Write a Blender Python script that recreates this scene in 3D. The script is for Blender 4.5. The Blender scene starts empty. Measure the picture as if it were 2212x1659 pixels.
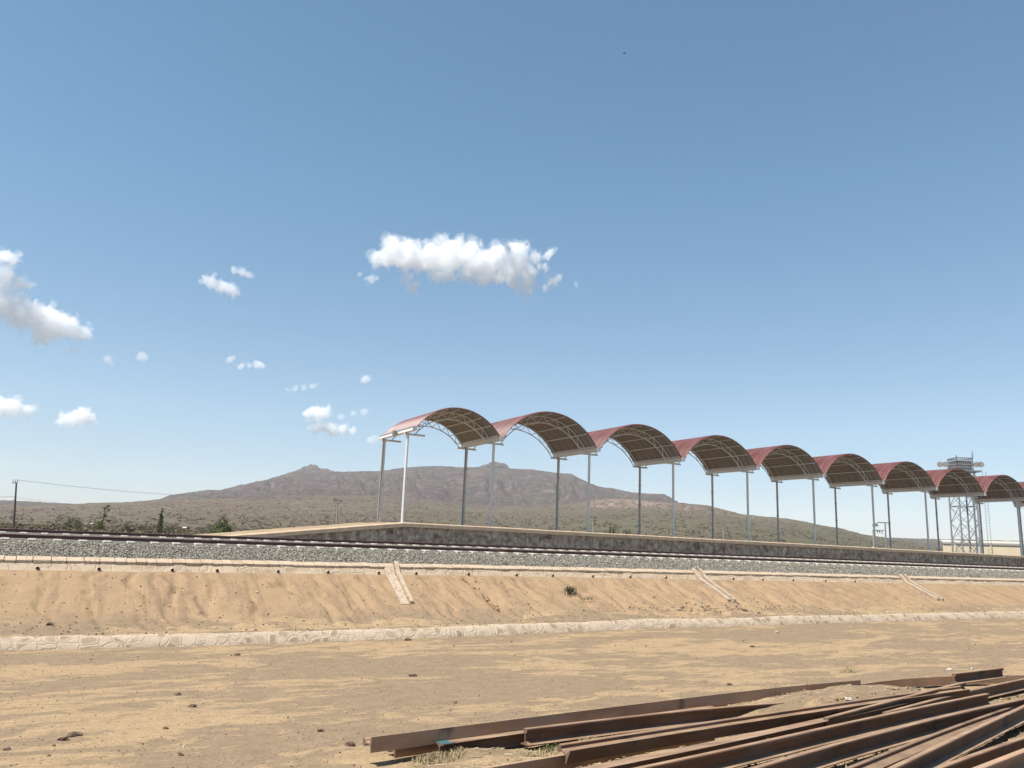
import bpy, math, random
import numpy as np
from mathutils import Vector, Matrix, noise

# ------------------------------------------------------------------ camera
sc = bpy.context.scene
COL = sc.collection
EYE = 2.2                      # eye height over the yard
cam_d = bpy.data.cameras.new("camera")
cam = bpy.data.objects.new("camera", cam_d)
COL.objects.link(cam)
YAW, PITCH, ROLL = 0.519177, 0.2043221, 0.0382178
_f = Vector((math.sin(YAW)*math.cos(PITCH), math.cos(YAW)*math.cos(PITCH), math.sin(PITCH)))
_r0 = Vector((math.cos(YAW), -math.sin(YAW), 0)); _u0 = _r0.cross(_f)
_r = _r0*math.cos(ROLL)+_u0*math.sin(ROLL); _u = -_r0*math.sin(ROLL)+_u0*math.cos(ROLL)
cam.matrix_world = Matrix(((_r.x, _u.x, -_f.x, 0), (_r.y, _u.y, -_f.y, 0), (_r.z, _u.z, -_f.z, EYE), (0, 0, 0, 1)))
cam_d.sensor_width = 36
cam_d.lens = 36*1740/2212
cam_d.clip_start = 0.1
cam_d.clip_end = 40000
sc.camera = cam

# ------------------------------------------------------------------ sky, sun, exposure
SUN_AZ, SUN_EL = math.radians(-94), math.radians(63)     # azimuth from +Y towards +X
world = bpy.data.worlds.new("World"); sc.world = world
world.use_nodes = True
wn = world.node_tree.nodes; wl = world.node_tree.links
bg = wn['Background']
sky = wn.new('ShaderNodeTexSky'); sky.sky_type = 'NISHITA'; sky.sun_disc = False
sky.sun_elevation = SUN_EL; sky.sun_rotation = SUN_AZ
sky.altitude = 1500; sky.air_density = 1.0; sky.dust_density = 1.0; sky.ozone_density = 2.0
tint = wn.new('ShaderNodeMix'); tint.data_type = 'RGBA'; tint.blend_type = 'MULTIPLY'; tint.inputs[0].default_value = 1
_g = wn.new('ShaderNodeTexCoord'); _s = wn.new('ShaderNodeSeparateXYZ'); wl.new(_g.outputs['Generated'], _s.inputs[0])
_c = wn.new('ShaderNodeValToRGB'); wl.new(_s.outputs[2], _c.inputs[0])      # dusty air whitens the sky towards the horizon
for _i, (_p, _k) in enumerate([(0.0, (0.70, 0.63, 0.62)), (0.15, (0.89, 0.92, 0.84)), (0.42, (0.78, 1.05, 0.98))]):
    if _i == 2: _c.color_ramp.elements.new(_p)
    _c.color_ramp.elements[_i].position = _p; _c.color_ramp.elements[_i].color = (*_k, 1)
wl.new(_c.outputs[0], tint.inputs[7])
wl.new(sky.outputs[0], tint.inputs[6]); wl.new(tint.outputs[2], bg.inputs[0]); bg.inputs[1].default_value = 0.094
sun_d = bpy.data.lights.new("sun", 'SUN'); sun_d.energy = 5.0; sun_d.angle = math.radians(0.5)
sun_d.color = (1.0, 0.94, 0.85)
sun = bpy.data.objects.new("sun", sun_d); COL.objects.link(sun)
SV = Vector((math.sin(SUN_AZ)*math.cos(SUN_EL), math.cos(SUN_AZ)*math.cos(SUN_EL), math.sin(SUN_EL)))
sun.rotation_euler = SV.to_track_quat('Z', 'Y').to_euler()
sc.view_settings.view_transform = 'Standard'
sc.view_settings.look = 'None'
sc.view_settings.exposure = 0.84
sc.view_settings.gamma = 1.0
sc.cycles.volume_bounces = 48
sc.cycles.max_bounces = 56
sc.cycles.use_denoising = True

rng = np.random.default_rng(7)
random.seed(7)

# ------------------------------------------------------------------ materials
def ntree(name):
    m = bpy.data.materials.new(name); m.use_nodes = True
    nt = m.node_tree
    return m, nt, nt.nodes['Principled BSDF']

def nd(nt, t, **kw):
    n = nt.nodes.new(t)
    for k, v in kw.items():
        setattr(n, k, v)
    return n

def coords(nt, scale=(1, 1, 1), kind='Object', rot=(0, 0, 0)):
    tc = nd(nt, 'ShaderNodeTexCoord'); mp = nd(nt, 'ShaderNodeMapping')
    mp.inputs['Scale'].default_value = scale; mp.inputs['Rotation'].default_value = rot
    nt.links.new(tc.outputs[kind], mp.inputs[0])
    return mp.outputs[0]

def noise_n(nt, vec, scale, detail=4, rough=0.55, dist=0.0):
    n = nd(nt, 'ShaderNodeTexNoise')
    n.inputs['Scale'].default_value = scale; n.inputs['Detail'].default_value = detail
    n.inputs['Roughness'].default_value = rough; n.inputs['Distortion'].default_value = dist
    nt.links.new(vec, n.inputs['Vector'])
    return n.outputs['Fac']

DIM = 0.60                     # all sunlit colours are given as they look; this is their real reflectance
def ramp(nt, fac, stops):
    r = nd(nt, 'ShaderNodeValToRGB')
    e = r.color_ramp.elements
    while len(e) < len(stops): e.new(0.5)
    for i, (p, c) in enumerate(stops):
        e[i].position = p
        e[i].color = (c[0]*DIM, c[1]*DIM, c[2]*DIM, 1) if isinstance(c, (tuple, list)) else (c, c, c, 1)
    nt.links.new(fac, r.inputs[0])
    return r.outputs[0]

def mix(nt, a, b, fac, mode='MIX'):
    m = nd(nt, 'ShaderNodeMix', data_type='RGBA', blend_type=mode)
    for s, v in ((m.inputs[0], fac), (m.inputs[6], a), (m.inputs[7], b)):
        if isinstance(v, (int, float)): s.default_value = v
        elif isinstance(v, (tuple, list)): s.default_value = (v[0]*DIM, v[1]*DIM, v[2]*DIM, 1)
        else: nt.links.new(v, s)
    return m.outputs[2]

def math_n(nt, op, a, b=0.0, clamp=False):
    m = nd(nt, 'ShaderNodeMath', operation=op); m.use_clamp = clamp
    for s, v in ((m.inputs[0], a), (m.inputs[1], b)):
        if isinstance(v, (int, float)): s.default_value = v
        else: nt.links.new(v, s)
    return m.outputs[0]

def bump(nt, bs, height, strength=0.5, distance=0.02):
    b = nd(nt, 'ShaderNodeBump'); b.inputs['Strength'].default_value = strength
    b.inputs['Distance'].default_value = distance
    nt.links.new(height, b.inputs['Height']); nt.links.new(b.outputs[0], bs.inputs['Normal'])

def plain(name, col, rough=0.6, metal=0.0, var=0.12, scale=6.0, bmp=0.0, keep=False):
    if keep: col = tuple(min(1.1, x/DIM) for x in col)
    m, nt, bs = ntree(name)
    v = coords(nt)
    n = noise_n(nt, v, scale, 5)
    c = ramp(nt, n, [(0.3, tuple(x*(1-var) for x in col)), (0.7, tuple(min(1, x*(1+var)) for x in col))])
    nt.links.new(c, bs.inputs['Base Color'])
    bs.inputs['Roughness'].default_value = rough; bs.inputs['Metallic'].default_value = metal
    if bmp: bump(nt, bs, noise_n(nt, v, scale*4, 4), bmp, 0.01)
    return m

def earth():
    m, nt, bs = ntree("dry_earth")
    geo = nd(nt, 'ShaderNodeNewGeometry')
    def vec(scale, rot=(0, 0, 0)):
        mp = nd(nt, 'ShaderNodeMapping'); mp.inputs['Scale'].default_value = scale
        mp.inputs['Rotation'].default_value = rot
        nt.links.new(geo.outputs['Position'], mp.inputs[0]); return mp.outputs[0]
    tan, grey = (0.505, 0.362, 0.215), (0.362, 0.264, 0.172)
    p1 = noise_n(nt, vec((0.18, 0.52, 0.5), (0, 0, math.radians(-4))), 1.0, 10, 0.64, 0.9)
    p2 = noise_n(nt, vec((1.1, 2.6, 1), (0, 0, math.radians(-3))), 1.0, 8, 0.70, 0.6)
    p1 = math_n(nt, 'ADD', math_n(nt, 'MULTIPLY', p1, 0.60), math_n(nt, 'MULTIPLY', p2, 0.40))
    p1 = ramp(nt, p1, [(0.503, 0.0), (0.524, 1.0)])
    base = mix(nt, grey, tan, p1)
    # clods and fine grain
    fine = noise_n(nt, vec((1, 1, 1)), 22, 5, 0.7)
    base = mix(nt, base, ramp(nt, fine, [(0.3, 0.72), (0.7, 1.12)]), 0.85, 'MULTIPLY')
    clod = noise_n(nt, vec((1, 1.2, 1)), 7.0, 4, 0.75)
    base = mix(nt, base, (0.20, 0.130, 0.078), ramp(nt, clod, [(0.64, 0.0), (0.70, 0.75)]))
    mid_ = noise_n(nt, vec((1, 1.6, 1)), 3.2, 7, 0.72)
    base = mix(nt, base, ramp(nt, mid_, [(0.35, 0.84), (0.62, 1.08)]), 0.9, 'MULTIPLY')
    # bank: ochre with brown rills running down the slope
    ochre, brown = (0.465, 0.322, 0.195), (0.385, 0.262, 0.166)
    r1 = noise_n(nt, vec((3.0, 0.30, 0.2)), 1.0, 7, 0.60, 0.7)
    r2 = noise_n(nt, vec((6.0, 3.0, 1)), 1.0, 6, 0.65, 0.3)
    rr = math_n(nt, 'ADD', math_n(nt, 'MULTIPLY', r1, 0.65), math_n(nt, 'MULTIPLY', r2, 0.35))
    bank = mix(nt, brown, ochre, ramp(nt, rr, [(0.43, 0.0), (0.49, 1.0)]))
    bank = mix(nt, bank, ramp(nt, fine, [(0.3, 0.80), (0.7, 1.1)]), 0.85, 'MULTIPLY')
    sep = nd(nt, 'ShaderNodeSeparateXYZ'); nt.links.new(geo.outputs['Position'], sep.inputs[0])
    wob = math_n(nt, 'ADD', sep.outputs[1], math_n(nt, 'MULTIPLY', noise_n(nt, vec((1, 1, 1)), 1.2, 5), 1.6))
    onb = ramp(nt, math_n(nt, 'MULTIPLY', wob, 0.04), [(0.840, 0.0), (0.872, 1.0)])
    base = mix(nt, base, bank, onb)
    nt.links.new(base, bs.inputs['Base Color'])
    bs.inputs['Roughness'].default_value = 0.95; bs.inputs['Specular IOR Level'].default_value = 0.1
    h = math_n(nt, 'ADD', math_n(nt, 'MULTIPLY', fine, 0.5), clod)
    bump(nt, bs, h, 0.8, 0.03)
    return m

def masonry(name, scale, base=(0.66, 0.525, 0.385), stone=(0.54, 0.405, 0.275), crack=(0.36, 0.26, 0.17), cw=0.018, patch=0.55, sq=(1, 1, 1)):
    m, nt, bs = ntree(name)
    v = coords(nt, sq)
    wn_ = nd(nt, 'ShaderNodeTexNoise'); wn_.inputs['Scale'].default_value = 3; nt.links.new(v, wn_.inputs['Vector'])
    vv = nd(nt, 'ShaderNodeVectorMath', operation='MULTIPLY_ADD')
    nt.links.new(wn_.outputs['Color'], vv.inputs[0]); vv.inputs[1].default_value = (0.16,)*3; nt.links.new(v, vv.inputs[2])
    vo = nd(nt, 'ShaderNodeTexVoronoi', feature='DISTANCE_TO_EDGE'); vo.inputs['Scale'].default_value = scale
    nt.links.new(vv.outputs[0], vo.inputs['Vector'])
    vc = nd(nt, 'ShaderNodeTexVoronoi'); vc.inputs['Scale'].default_value = scale
    nt.links.new(vv.outputs[0], vc.inputs['Vector'])
    d = vo.outputs['Distance']
    n = noise_n(nt, v, 9, 6, 0.65)
    inner = ramp(nt, math_n(nt, 'ADD', d, math_n(nt, 'MULTIPLY', n, 0.16)), [(0.19, 0.0), (0.29, 1.0)])
    pick = ramp(nt, nd_sep(nt, vc.outputs['Color']), [(patch-0.15, 0.0), (patch+0.15, 1.0)])
    c = mix(nt, base, stone, math_n(nt, 'MULTIPLY', inner, pick))
    c = mix(nt, c, ramp(nt, noise_n(nt, v, 30, 4, 0.7), [(0.3, 0.82), (0.7, 1.1)]), 0.8, 'MULTIPLY')
    brk = ramp(nt, noise_n(nt, v, 2.3, 3), [(0.40, 0.0), (0.55, 1.0)])
    line = math_n(nt, 'MULTIPLY', ramp(nt, d, [(cw*0.5, 1.0), (cw, 0.0)]), brk)
    c = mix(nt, c, crack, line)
    nt.links.new(c, bs.inputs['Base Color'])
    bs.inputs['Roughness'].default_value = 0.9; bs.inputs['Specular IOR Level'].default_value = 0.2
    bump(nt, bs, math_n(nt, 'ADD', math_n(nt, 'MULTIPLY', n, 0.5), math_n(nt, 'MULTIPLY', ramp(nt, d, [(0.0, 0.0), (0.07, 1.0)]), 0.8)), 0.6, 0.02)
    return m

def nd_sep(nt, col):
    s = nd(nt, 'ShaderNodeSeparateColor'); nt.links.new(col, s.inputs[0]); return s.outputs[0]

def platform_wall_mat():
    m, nt, bs = ntree("stained_masonry")
    v = coords(nt)
    vo = nd(nt, 'ShaderNodeTexVoronoi', feature='DISTANCE_TO_EDGE'); vo.inputs['Scale'].default_value = 2.6; nt.links.new(v, vo.inputs['Vector'])
    vc = nd(nt, 'ShaderNodeTexVoronoi'); vc.inputs['Scale'].default_value = 2.6; nt.links.new(v, vc.inputs['Vector'])
    c = ramp(nt, noise_n(nt, v, 3.5, 7, 0.65), [(0.36, (0.350, 0.250, 0.181)), (0.50, (0.725, 0.550, 0.413)), (0.66, (1.075, 0.850, 0.650))])
    pick = ramp(nt, nd_sep(nt, vc.outputs['Color']), [(0.12, 1.0), (0.17, 0.0)])
    c = mix(nt, c, (0.13, 0.075, 0.055), math_n(nt, 'MULTIPLY', pick, ramp(nt, vo.outputs['Distance'], [(0.06, 0.0), (0.16, 0.6)])))
    c = mix(nt, c, (0.15, 0.125, 0.11), ramp(nt, vo.outputs['Distance'], [(0.01, 0.45), (0.03, 0.0)]))
    sep = nd(nt, 'ShaderNodeSeparateXYZ'); nt.links.new(v, sep.inputs[0])
    low = math_n(nt, 'ADD', math_n(nt, 'MULTIPLY', sep.outputs[2], -1.3), noise_n(nt, coords(nt, (1.1, 1, 3.5)), 1.6, 8, 0.75, 1.2))
    salt = ramp(nt, low, [(-0.0, 0.0), (0.04, 0.0), (0.1, 0.9)])
    mask2 = ramp(nt, noise_n(nt, coords(nt, (1.2, 1, 4)), 2.6, 6, 0.8, 1.5), [(0.5, 0.0), (0.56, 1.0)])
    c = mix(nt, c, (0.80, 0.68, 0.56), math_n(nt, 'MULTIPLY', salt, mask2))
    drip = ramp(nt, noise_n(nt, coords(nt, (5, 1, 0.5)), 1.5, 5, 0.7), [(0.45, 0.78), (0.6, 1.05)])
    c = mix(nt, c, drip, 1.0, 'MULTIPLY')
    nt.links.new(c, bs.inputs['Base Color']); bs.inputs['Roughness'].default_value = 0.95
    bump(nt, bs, noise_n(nt, v, 8, 6, 0.7), 0.8, 0.04)
    return m

def ballast_mat():
    m, nt, bs = ntree("crushed_stone")
    v = coords(nt)
    vc = nd(nt, 'ShaderNodeTexVoronoi'); vc.inputs['Scale'].default_value = 19; nt.links.new(v, vc.inputs['Vector'])
    ve = nd(nt, 'ShaderNodeTexVoronoi', feature='DISTANCE_TO_EDGE'); ve.inputs['Scale'].default_value = 19; nt.links.new(v, ve.inputs['Vector'])
    c = ramp(nt, nd_sep(nt, vc.outputs['Color']), [(0.0, (0.21, 0.19, 0.155)), (0.4, (0.345, 0.315, 0.258)), (1.0, (0.50, 0.46, 0.38))])
    c = mix(nt, c, (0.10, 0.09, 0.085), ramp(nt, ve.outputs['Distance'], [(0.0, 0.6), (0.09, 0.0)]))
    nt.links.new(c, bs.inputs['Base Color']); bs.inputs['Roughness'].default_value = 0.9
    bump(nt, bs, ramp(nt, ve.outputs['Distance'], [(0.0, 0.0), (0.25, 1.0)]), 1.0, 0.04)
    return m

def islandcol(name, stops, rough=0.9):
    m, nt, bs = ntree(name)
    g = nd(nt, 'ShaderNodeNewGeometry')
    c = ramp(nt, g.outputs['Random Per Island'], stops)
    nt.links.new(c, bs.inputs['Base Color']); bs.inputs['Roughness'].default_value = rough
    bs.inputs['Specular IOR Level'].default_value = 0.2
    return m

def rust_mat(name, dark=(0.108, 0.050, 0.027), light=(0.25, 0.118, 0.064), worn=(0.22, 0.142, 0.104)):
    m, nt, bs = ntree(name)
    v = coords(nt, (0.7, 3, 3))
    c = ramp(nt, noise_n(nt, v, 2.2, 7, 0.7), [(0.3, dark), (0.7, light)])
    c = mix(nt, c, worn, ramp(nt, noise_n(nt, coords(nt, (0.25, 2, 2)), 1.7, 5), [(0.46, 0.0), (0.62, 0.7)]))
    c = mix(nt, c, (0.05, 0.042, 0.042), ramp(nt, noise_n(nt, coords(nt, (1.6, 0.6, 0.6)), 1.1, 3), [(0.61, 0.0), (0.68, 0.7)]))
    g = nd(nt, 'ShaderNodeNewGeometry'); sp = nd(nt, 'ShaderNodeSeparateXYZ'); nt.links.new(g.outputs['Normal'], sp.inputs[0])
    lit_dust = math_n(nt, 'MULTIPLY', ramp(nt, sp.outputs[2], [(0.72, 0.0), (0.93, 1.0)]), ramp(nt, noise_n(nt, coords(nt, (0.5, 4, 4)), 2.0, 6, 0.7), [(0.34, 0.25), (0.6, 0.95)]))
    c = mix(nt, c, (0.50, 0.34, 0.215), lit_dust)      # sand on upward faces, lightened to paint in their sunlit edges
    nt.links.new(c, bs.inputs['Base Color'])
    bs.inputs['Roughness'].default_value = 0.72; bs.inputs['Specular IOR Level'].default_value = 0.35
    bump(nt, bs, noise_n(nt, coords(nt), 60, 4, 0.7), 0.25, 0.004)
    return m

def hill_mat():
    m, nt, bs = ntree("scrub_hillside")
    at = nd(nt, 'ShaderNodeAttribute'); at.attribute_name = 'zone'
    sp = nd(nt, 'ShaderNodeSeparateColor'); nt.links.new(at.outputs['Color'], sp.inputs[0])
    v = coords(nt)
    big = noise_n(nt, v, 0.0035, 6, 0.6)
    mid = noise_n(nt, v, 0.022, 7, 0.68, 0.4)
    mount = mix(nt, (0.106, 0.078, 0.084), (0.108, 0.098, 0.080), ramp(nt, big, [(0.42, 0.0), (0.6, 1.0)]))
    mount = mix(nt, mount, (0.235, 0.170, 0.15), ramp(nt, mid, [(0.50, 0.0), (0.62, 0.9)]))
    mount = mix(nt, mount, (0.06, 0.055, 0.045), ramp(nt, noise_n(nt, v, 0.05, 5, 0.75), [(0.55, 0.0), (0.66, 0.7)]))
    plainc = mix(nt, (0.178, 0.128, 0.108), (0.195, 0.168, 0.122), ramp(nt, noise_n(nt, coords(nt, (0.5, 1.0, 1)), 0.009, 7, 0.65), [(0.43, 0.0), (0.56, 1.0)]))
    plainc = mix(nt, plainc, (0.26, 0.195, 0.150), ramp(nt, noise_n(nt, coords(nt, (0.6, 1.6, 1)), 0.016, 7, 0.7), [(0.54, 0.0), (0.66, 0.8)]))
    c = mix(nt, plainc, mount, sp.outputs[0])
    green = mix(nt, c, (0.150, 0.145, 0.095), ramp(nt, noise_n(nt, v, 0.02, 5), [(0.4, 0.35), (0.6, 0.9)]))
    c = mix(nt, c, green, sp.outputs[1])
    rockc = mix(nt, (0.22, 0.155, 0.13), (0.38, 0.285, 0.24), ramp(nt, noise_n(nt, coords(nt, (1, 1, 0.25)), 0.035, 7, 0.75), [(0.42, 0.0), (0.6, 1.0)]))
    rk = math_n(nt, 'MULTIPLY', sp.outputs[2], ramp(nt, noise_n(nt, v, 0.02, 6, 0.7), [(0.38, 0.0), (0.5, 1.0)]))
    c = mix(nt, c, rockc, rk)
    # bushes as dark dots, a few pale outcrops
    vo = nd(nt, 'ShaderNodeTexVoronoi'); vo.inputs['Scale'].default_value = 0.075; nt.links.new(v, vo.inputs['Vector'])
    dots = ramp(nt, vo.outputs['Distance'], [(0.20, 0.75), (0.42, 0.0)])
    c = mix(nt, c, (0.055, 0.058, 0.036), math_n(nt, 'MULTIPLY', dots, ramp(nt, mid, [(0.35, 0.95), (0.62, 0.35)])))
    vo2 = nd(nt, 'ShaderNodeTexVoronoi'); vo2.inputs['Scale'].default_value = 0.23; nt.links.new(v, vo2.inputs['Vector'])
    c = mix(nt, c, (0.06, 0.058, 0.038), ramp(nt, vo2.outputs['Distance'], [(0.22, 0.55), (0.45, 0.0)]))
    pale = math_n(nt, 'MULTIPLY', ramp(nt, noise_n(nt, v, 0.035, 6, 0.8), [(0.645, 0.0), (0.675, 1.0)]), ramp(nt, big, [(0.44, 0.0), (0.54, 1.0)]))
    c = mix(nt, c, (0.72, 0.62, 0.52), pale)
    nt.links.new(c, bs.inputs['Base Color'])
    bs.inputs['Roughness'].default_value = 1.0; bs.inputs['Specular IOR Level'].default_value = 0.0
    bump(nt, bs, math_n(nt, 'ADD', mid, math_n(nt, 'MULTIPLY', dots, 0.6)), 0.8, 9.0)
    return m

M = dict(
    earth=earth(),
    pitch=masonry("pitched_masonry", 3.2),
    cap=masonry("cap_masonry", 2.2, base=(0.66, 0.52, 0.38), stone=(0.56, 0.42, 0.30), patch=0.5, cw=0.012),
    kerb=masonry("kerb_masonry", 4.2, base=(0.64, 0.515, 0.385), stone=(0.40, 0.295, 0.20), crack=(0.40, 0.31, 0.23), cw=0.016, patch=0.42),
    chute=masonry("chute_masonry", 4.0, base=(0.64, 0.51, 0.38), stone=(0.55, 0.42, 0.30), cw=0.035, patch=0.6),
    pwall=platform_wall_mat(),
    coping=plain("dusty_coping", (0.86, 0.63, 0.43), 0.9, 0, 0.14, 2.5, 0.3),
    deck=plain("platform_fill", (0.42, 0.30, 0.175), 0.95, 0, 0.2, 1.2, 0.5),
    ballast=ballast_mat(),
    stones=islandcol("ballast_stones", [(0.0, (0.19, 0.17, 0.14)), (0.5, (0.36, 0.33, 0.275)), (1.0, (0.56, 0.515, 0.43))]),
    pebbles=islandcol("pebbles", [(0.0, (0.13, 0.085, 0.055)), (0.55, (0.28, 0.20, 0.14)), (0.8, (0.42, 0.33, 0.24)), (1.0, (0.66, 0.60, 0.52))]),
    sleeper=plain("sleeper_concrete", (0.70, 0.63, 0.53), 0.85, 0, 0.1, 8, 0.2),
    trackrail=plain("track_rail_steel", (0.155, 0.080, 0.074), 0.6, 0.0, 0.3, 3),
    fish=plain("fishplate_rust", (0.30, 0.15, 0.08), 0.8, 0, 0.3, 20),
    bolt=plain("rusty_bolt", (0.16, 0.09, 0.06), 0.7, 0.2, 0.2, 20),
    white=plain("white_paint", (0.78, 0.78, 0.77), 0.45, 0, 0.05, 3, keep=True),
    steel=plain("painted_steel", (0.72, 0.66, 0.59), 0.5, 0, 0.06, 3, keep=True),
    truss=plain("truss_paint", (0.74, 0.69, 0.63), 0.5, 0, 0.06, 3, keep=True),
    pipe=plain("grey_pipe", (0.50, 0.48, 0.46), 0.5, 0, 0.1, 3),
    black=plain("black_rubber", (0.02, 0.02, 0.02), 0.6, 0, 0.1, 3),
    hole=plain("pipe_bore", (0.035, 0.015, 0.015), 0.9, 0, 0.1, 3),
    rust=rust_mat("rail_rust"),
    rust2=rust_mat("rail_rust_brown", (0.42, 0.23, 0.135), (0.70, 0.42, 0.27), (0.56, 0.39, 0.28)),
    ends=plain("cut_rail_end", (0.26, 0.17, 0.125), 0.7, 0.1, 0.2, 14),
    blue=plain("blue_paint", (0.06, 0.17, 0.20), 0.6, 0, 0.4, 30),
    glass=plain("lamp_glass", (0.20, 0.24, 0.24), 0.1, 0, 0.1, 3),
    alu=plain("lamp_housing", (0.45, 0.45, 0.42), 0.4, 0.4, 0.1, 3),
    hill=hill_mat(),
    leaf=islandcol("green_leaves", [(0.0, (0.11, 0.125, 0.05)), (0.5, (0.18, 0.20, 0.08)), (1.0, (0.28, 0.30, 0.13))]),
    dleaf=islandcol("dark_leaves", [(0.0, (0.10, 0.10, 0.06)), (1.0, (0.21, 0.20, 0.12))]),
    scrub=islandcol("scrub_leaves", [(0.0, (0.09, 0.075, 0.050)), (0.5, (0.14, 0.115, 0.072)), (1.0, (0.21, 0.175, 0.105))]),
    straw=islandcol("dry_straw", [(0.0, (0.36, 0.27, 0.14)), (1.0, (0.66, 0.55, 0.34))]),
    bark=plain("bark", (0.13, 0.095, 0.065), 0.95, 0, 0.3, 5),
    wood=plain("weathered_wood", (0.17, 0.135, 0.10), 0.9, 0, 0.25, 5, 0.4),
    paleconc=plain("pale_concrete", (0.52, 0.48, 0.42), 0.9, 0, 0.12, 3),
    wire=plain("cable", (0.30, 0.30, 0.32), 0.6, 0, 0.1, 3),
    galv=plain("galvanised_steel", (0.36, 0.37, 0.39), 0.6, 0.1, 0.15, 1),
    cream=plain("cream_wall", (0.95, 0.80, 0.56), 0.85, 0, 0.05, 0.5),
    roofpale=plain("pale_roof", (0.72, 0.66, 0.56), 0.6, 0, 0.05, 0.5),
    rock=plain("brown_rock", (0.16, 0.10, 0.065), 0.95, 0, 0.35, 12, 0.8),
    paler=plain("pale_rock", (0.50, 0.42, 0.34), 0.95, 0, 0.2, 12, 0.8),
    whitish=plain("white_plaster_lump", (0.56, 0.53, 0.48), 0.9, 0, 0.1, 9, 0.4),
    bird=plain("dark_feathers", (0.03, 0.03, 0.035), 0.8, 0, 0.2, 9),
)
def roof_mat():
    m, nt, bs = ntree("red_sheet")
    v = coords(nt)
    c = ramp(nt, noise_n(nt, coords(nt, (1, 0.6, 1)), 0.9, 5), [(0.3, (0.180, 0.060, 0.057)), (0.7, (0.225, 0.082, 0.076))])
    # dust and fading along the ribs, with rib glare painted in as streaks
    c = mix(nt, c, (0.34, 0.19, 0.175), ramp(nt, noise_n(nt, coords(nt, (0.35, 7.0, 0.35)), 1.0, 6, 0.7), [(0.47, 0.0), (0.62, 0.75)]))
    c = mix(nt, c, (0.13, 0.04, 0.042), ramp(nt, noise_n(nt, coords(nt, (0.25, 4.0, 0.25)), 1.0, 5, 0.7), [(0.56, 0.0), (0.66, 0.6)]))
    nt.links.new(c, bs.inputs['Base Color'])
    bs.inputs['Roughness'].default_value = 0.42; bs.inputs['Specular IOR Level'].default_value = 0.28
    return m
M['red'] = roof_mat()
def under_mat(col):
    m, nt, bs = ntree('sheet_underside')
    c = ramp(nt, noise_n(nt, coords(nt, (0.3, 6.0, 0.3)), 1.0, 6, 0.7), [(0.35, tuple(x*.72 for x in col)), (0.65, tuple(x*1.18 for x in col))])
    nt.links.new(c, bs.inputs['Base Color']); bs.inputs['Roughness'].default_value = 0.7
    return m
M['under'] = under_mat((0.425, 0.372, 0.345))

# ------------------------------------------------------------------ mesh helpers
class MB:
    """collects shapes; build() links them as ONE mesh object"""
    def __init__(s): s.v = []; s.f = []; s.m = []; s.sm = []
    def add(s, vs, fs, mi=0, smooth=False):
        o = len(s.v); s.v += [tuple(p) for p in vs]
        for f in fs: s.f.append(tuple(i+o for i in f)); s.m.append(mi); s.sm.append(smooth)
        return s
    def box(s, x0, x1, y0, y1, z0, z1, mi=0):
        return s.hexa([(x0, y0, z0), (x1, y0, z0), (x1, y1, z0), (x0, y1, z0), (x0, y0, z1), (x1, y0, z1), (x1, y1, z1), (x0, y1, z1)], mi)
    def hexa(s, c, mi=0):
        return s.add(c, [(0, 3, 2, 1), (4, 5, 6, 7), (0, 1, 5, 4), (1, 2, 6, 5), (2, 3, 7, 6), (3, 0, 4, 7)], mi)
    def tube(s, p, q, r, r2=None, n=8, mi=0, caps=True, smooth=True):
        p = Vector(p); q = Vector(q); r2 = r if r2 is None else r2
        d = (q-p).normalized()
        a = d.orthogonal().normalized(); b = d.cross(a)
        vs = []
        for c, rr in ((p, r), (q, r2)):
            for i in range(n):
                t = 2*math.pi*i/n
                vs.append(c + a*math.cos(t)*rr + b*math.sin(t)*rr)
        fs = [(i, (i+1) % n, n+(i+1) % n, n+i) for i in range(n)]
        s.add(vs, fs, mi, smooth)
        if caps: s.add(vs, [tuple(range(n-1, -1, -1)), tuple(range(n, 2*n))], mi)
        return s
    def path(s, pts, r, n=6, mi=0):
        for a, b in zip(pts[:-1], pts[1:]): s.tube(a, b, r, r, n, mi, True)
        return s
    def beam(s, p, q, w, h, mi=0):
        p = Vector(p); q = Vector(q); d = (q-p).normalized()
        side = d.cross(Vector((0, 0, 1)))
        if side.length < 1e-3: side = Vector((1, 0, 0))
        side.normalize(); up = side.cross(d)
        c = []
        for e in (p, q):
            for a, b in ((-1, -1), (1, -1), (1, 1), (-1, 1)): c.append(e+side*a*w/2+up*b*h/2)
        return s.add(c, [(3, 2, 1, 0), (4, 5, 6, 7), (0, 1, 5, 4), (1, 2, 6, 5), (2, 3, 7, 6), (3, 0, 4, 7)], mi)
    def build(s, name, mat, parent=None, label=None, kind=None, cat=None, group=None):
        me = bpy.data.meshes.new(name)
        off = root_loc(parent)
        me.from_pydata([(a-off[0], b-off[1], c-off[2]) for a, b, c in s.v], [], s.f)
        mats = mat if isinstance(mat, (list, tuple)) else [mat]
        for m_ in mats: me.materials.append(m_)
        me.polygons.foreach_set('material_index', s.m); me.polygons.foreach_set('use_smooth', s.sm)
        me.update()
        o = bpy.data.objects.new(name, me); COL.objects.link(o)
        if parent is not None: o.parent = parent
        tag(o, label, cat, group, kind)
        return o

def root_loc(p):
    if p is None: return (0, 0, 0)
    while p.parent is not None: p = p.parent
    return tuple(p.location)

def tag(o, label=None, cat=None, group=None, kind=None):
    if label: o['label'] = label
    if cat: o['category'] = cat
    if group: o['group'] = group
    if kind: o['kind'] = kind
    return o

def thing(name, label, cat, loc, group=None):
    o = bpy.data.objects.new(name, None); COL.objects.link(o)
    o.empty_display_size = 0.2
    o.location = loc
    return tag(o, label, cat, group)

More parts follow.
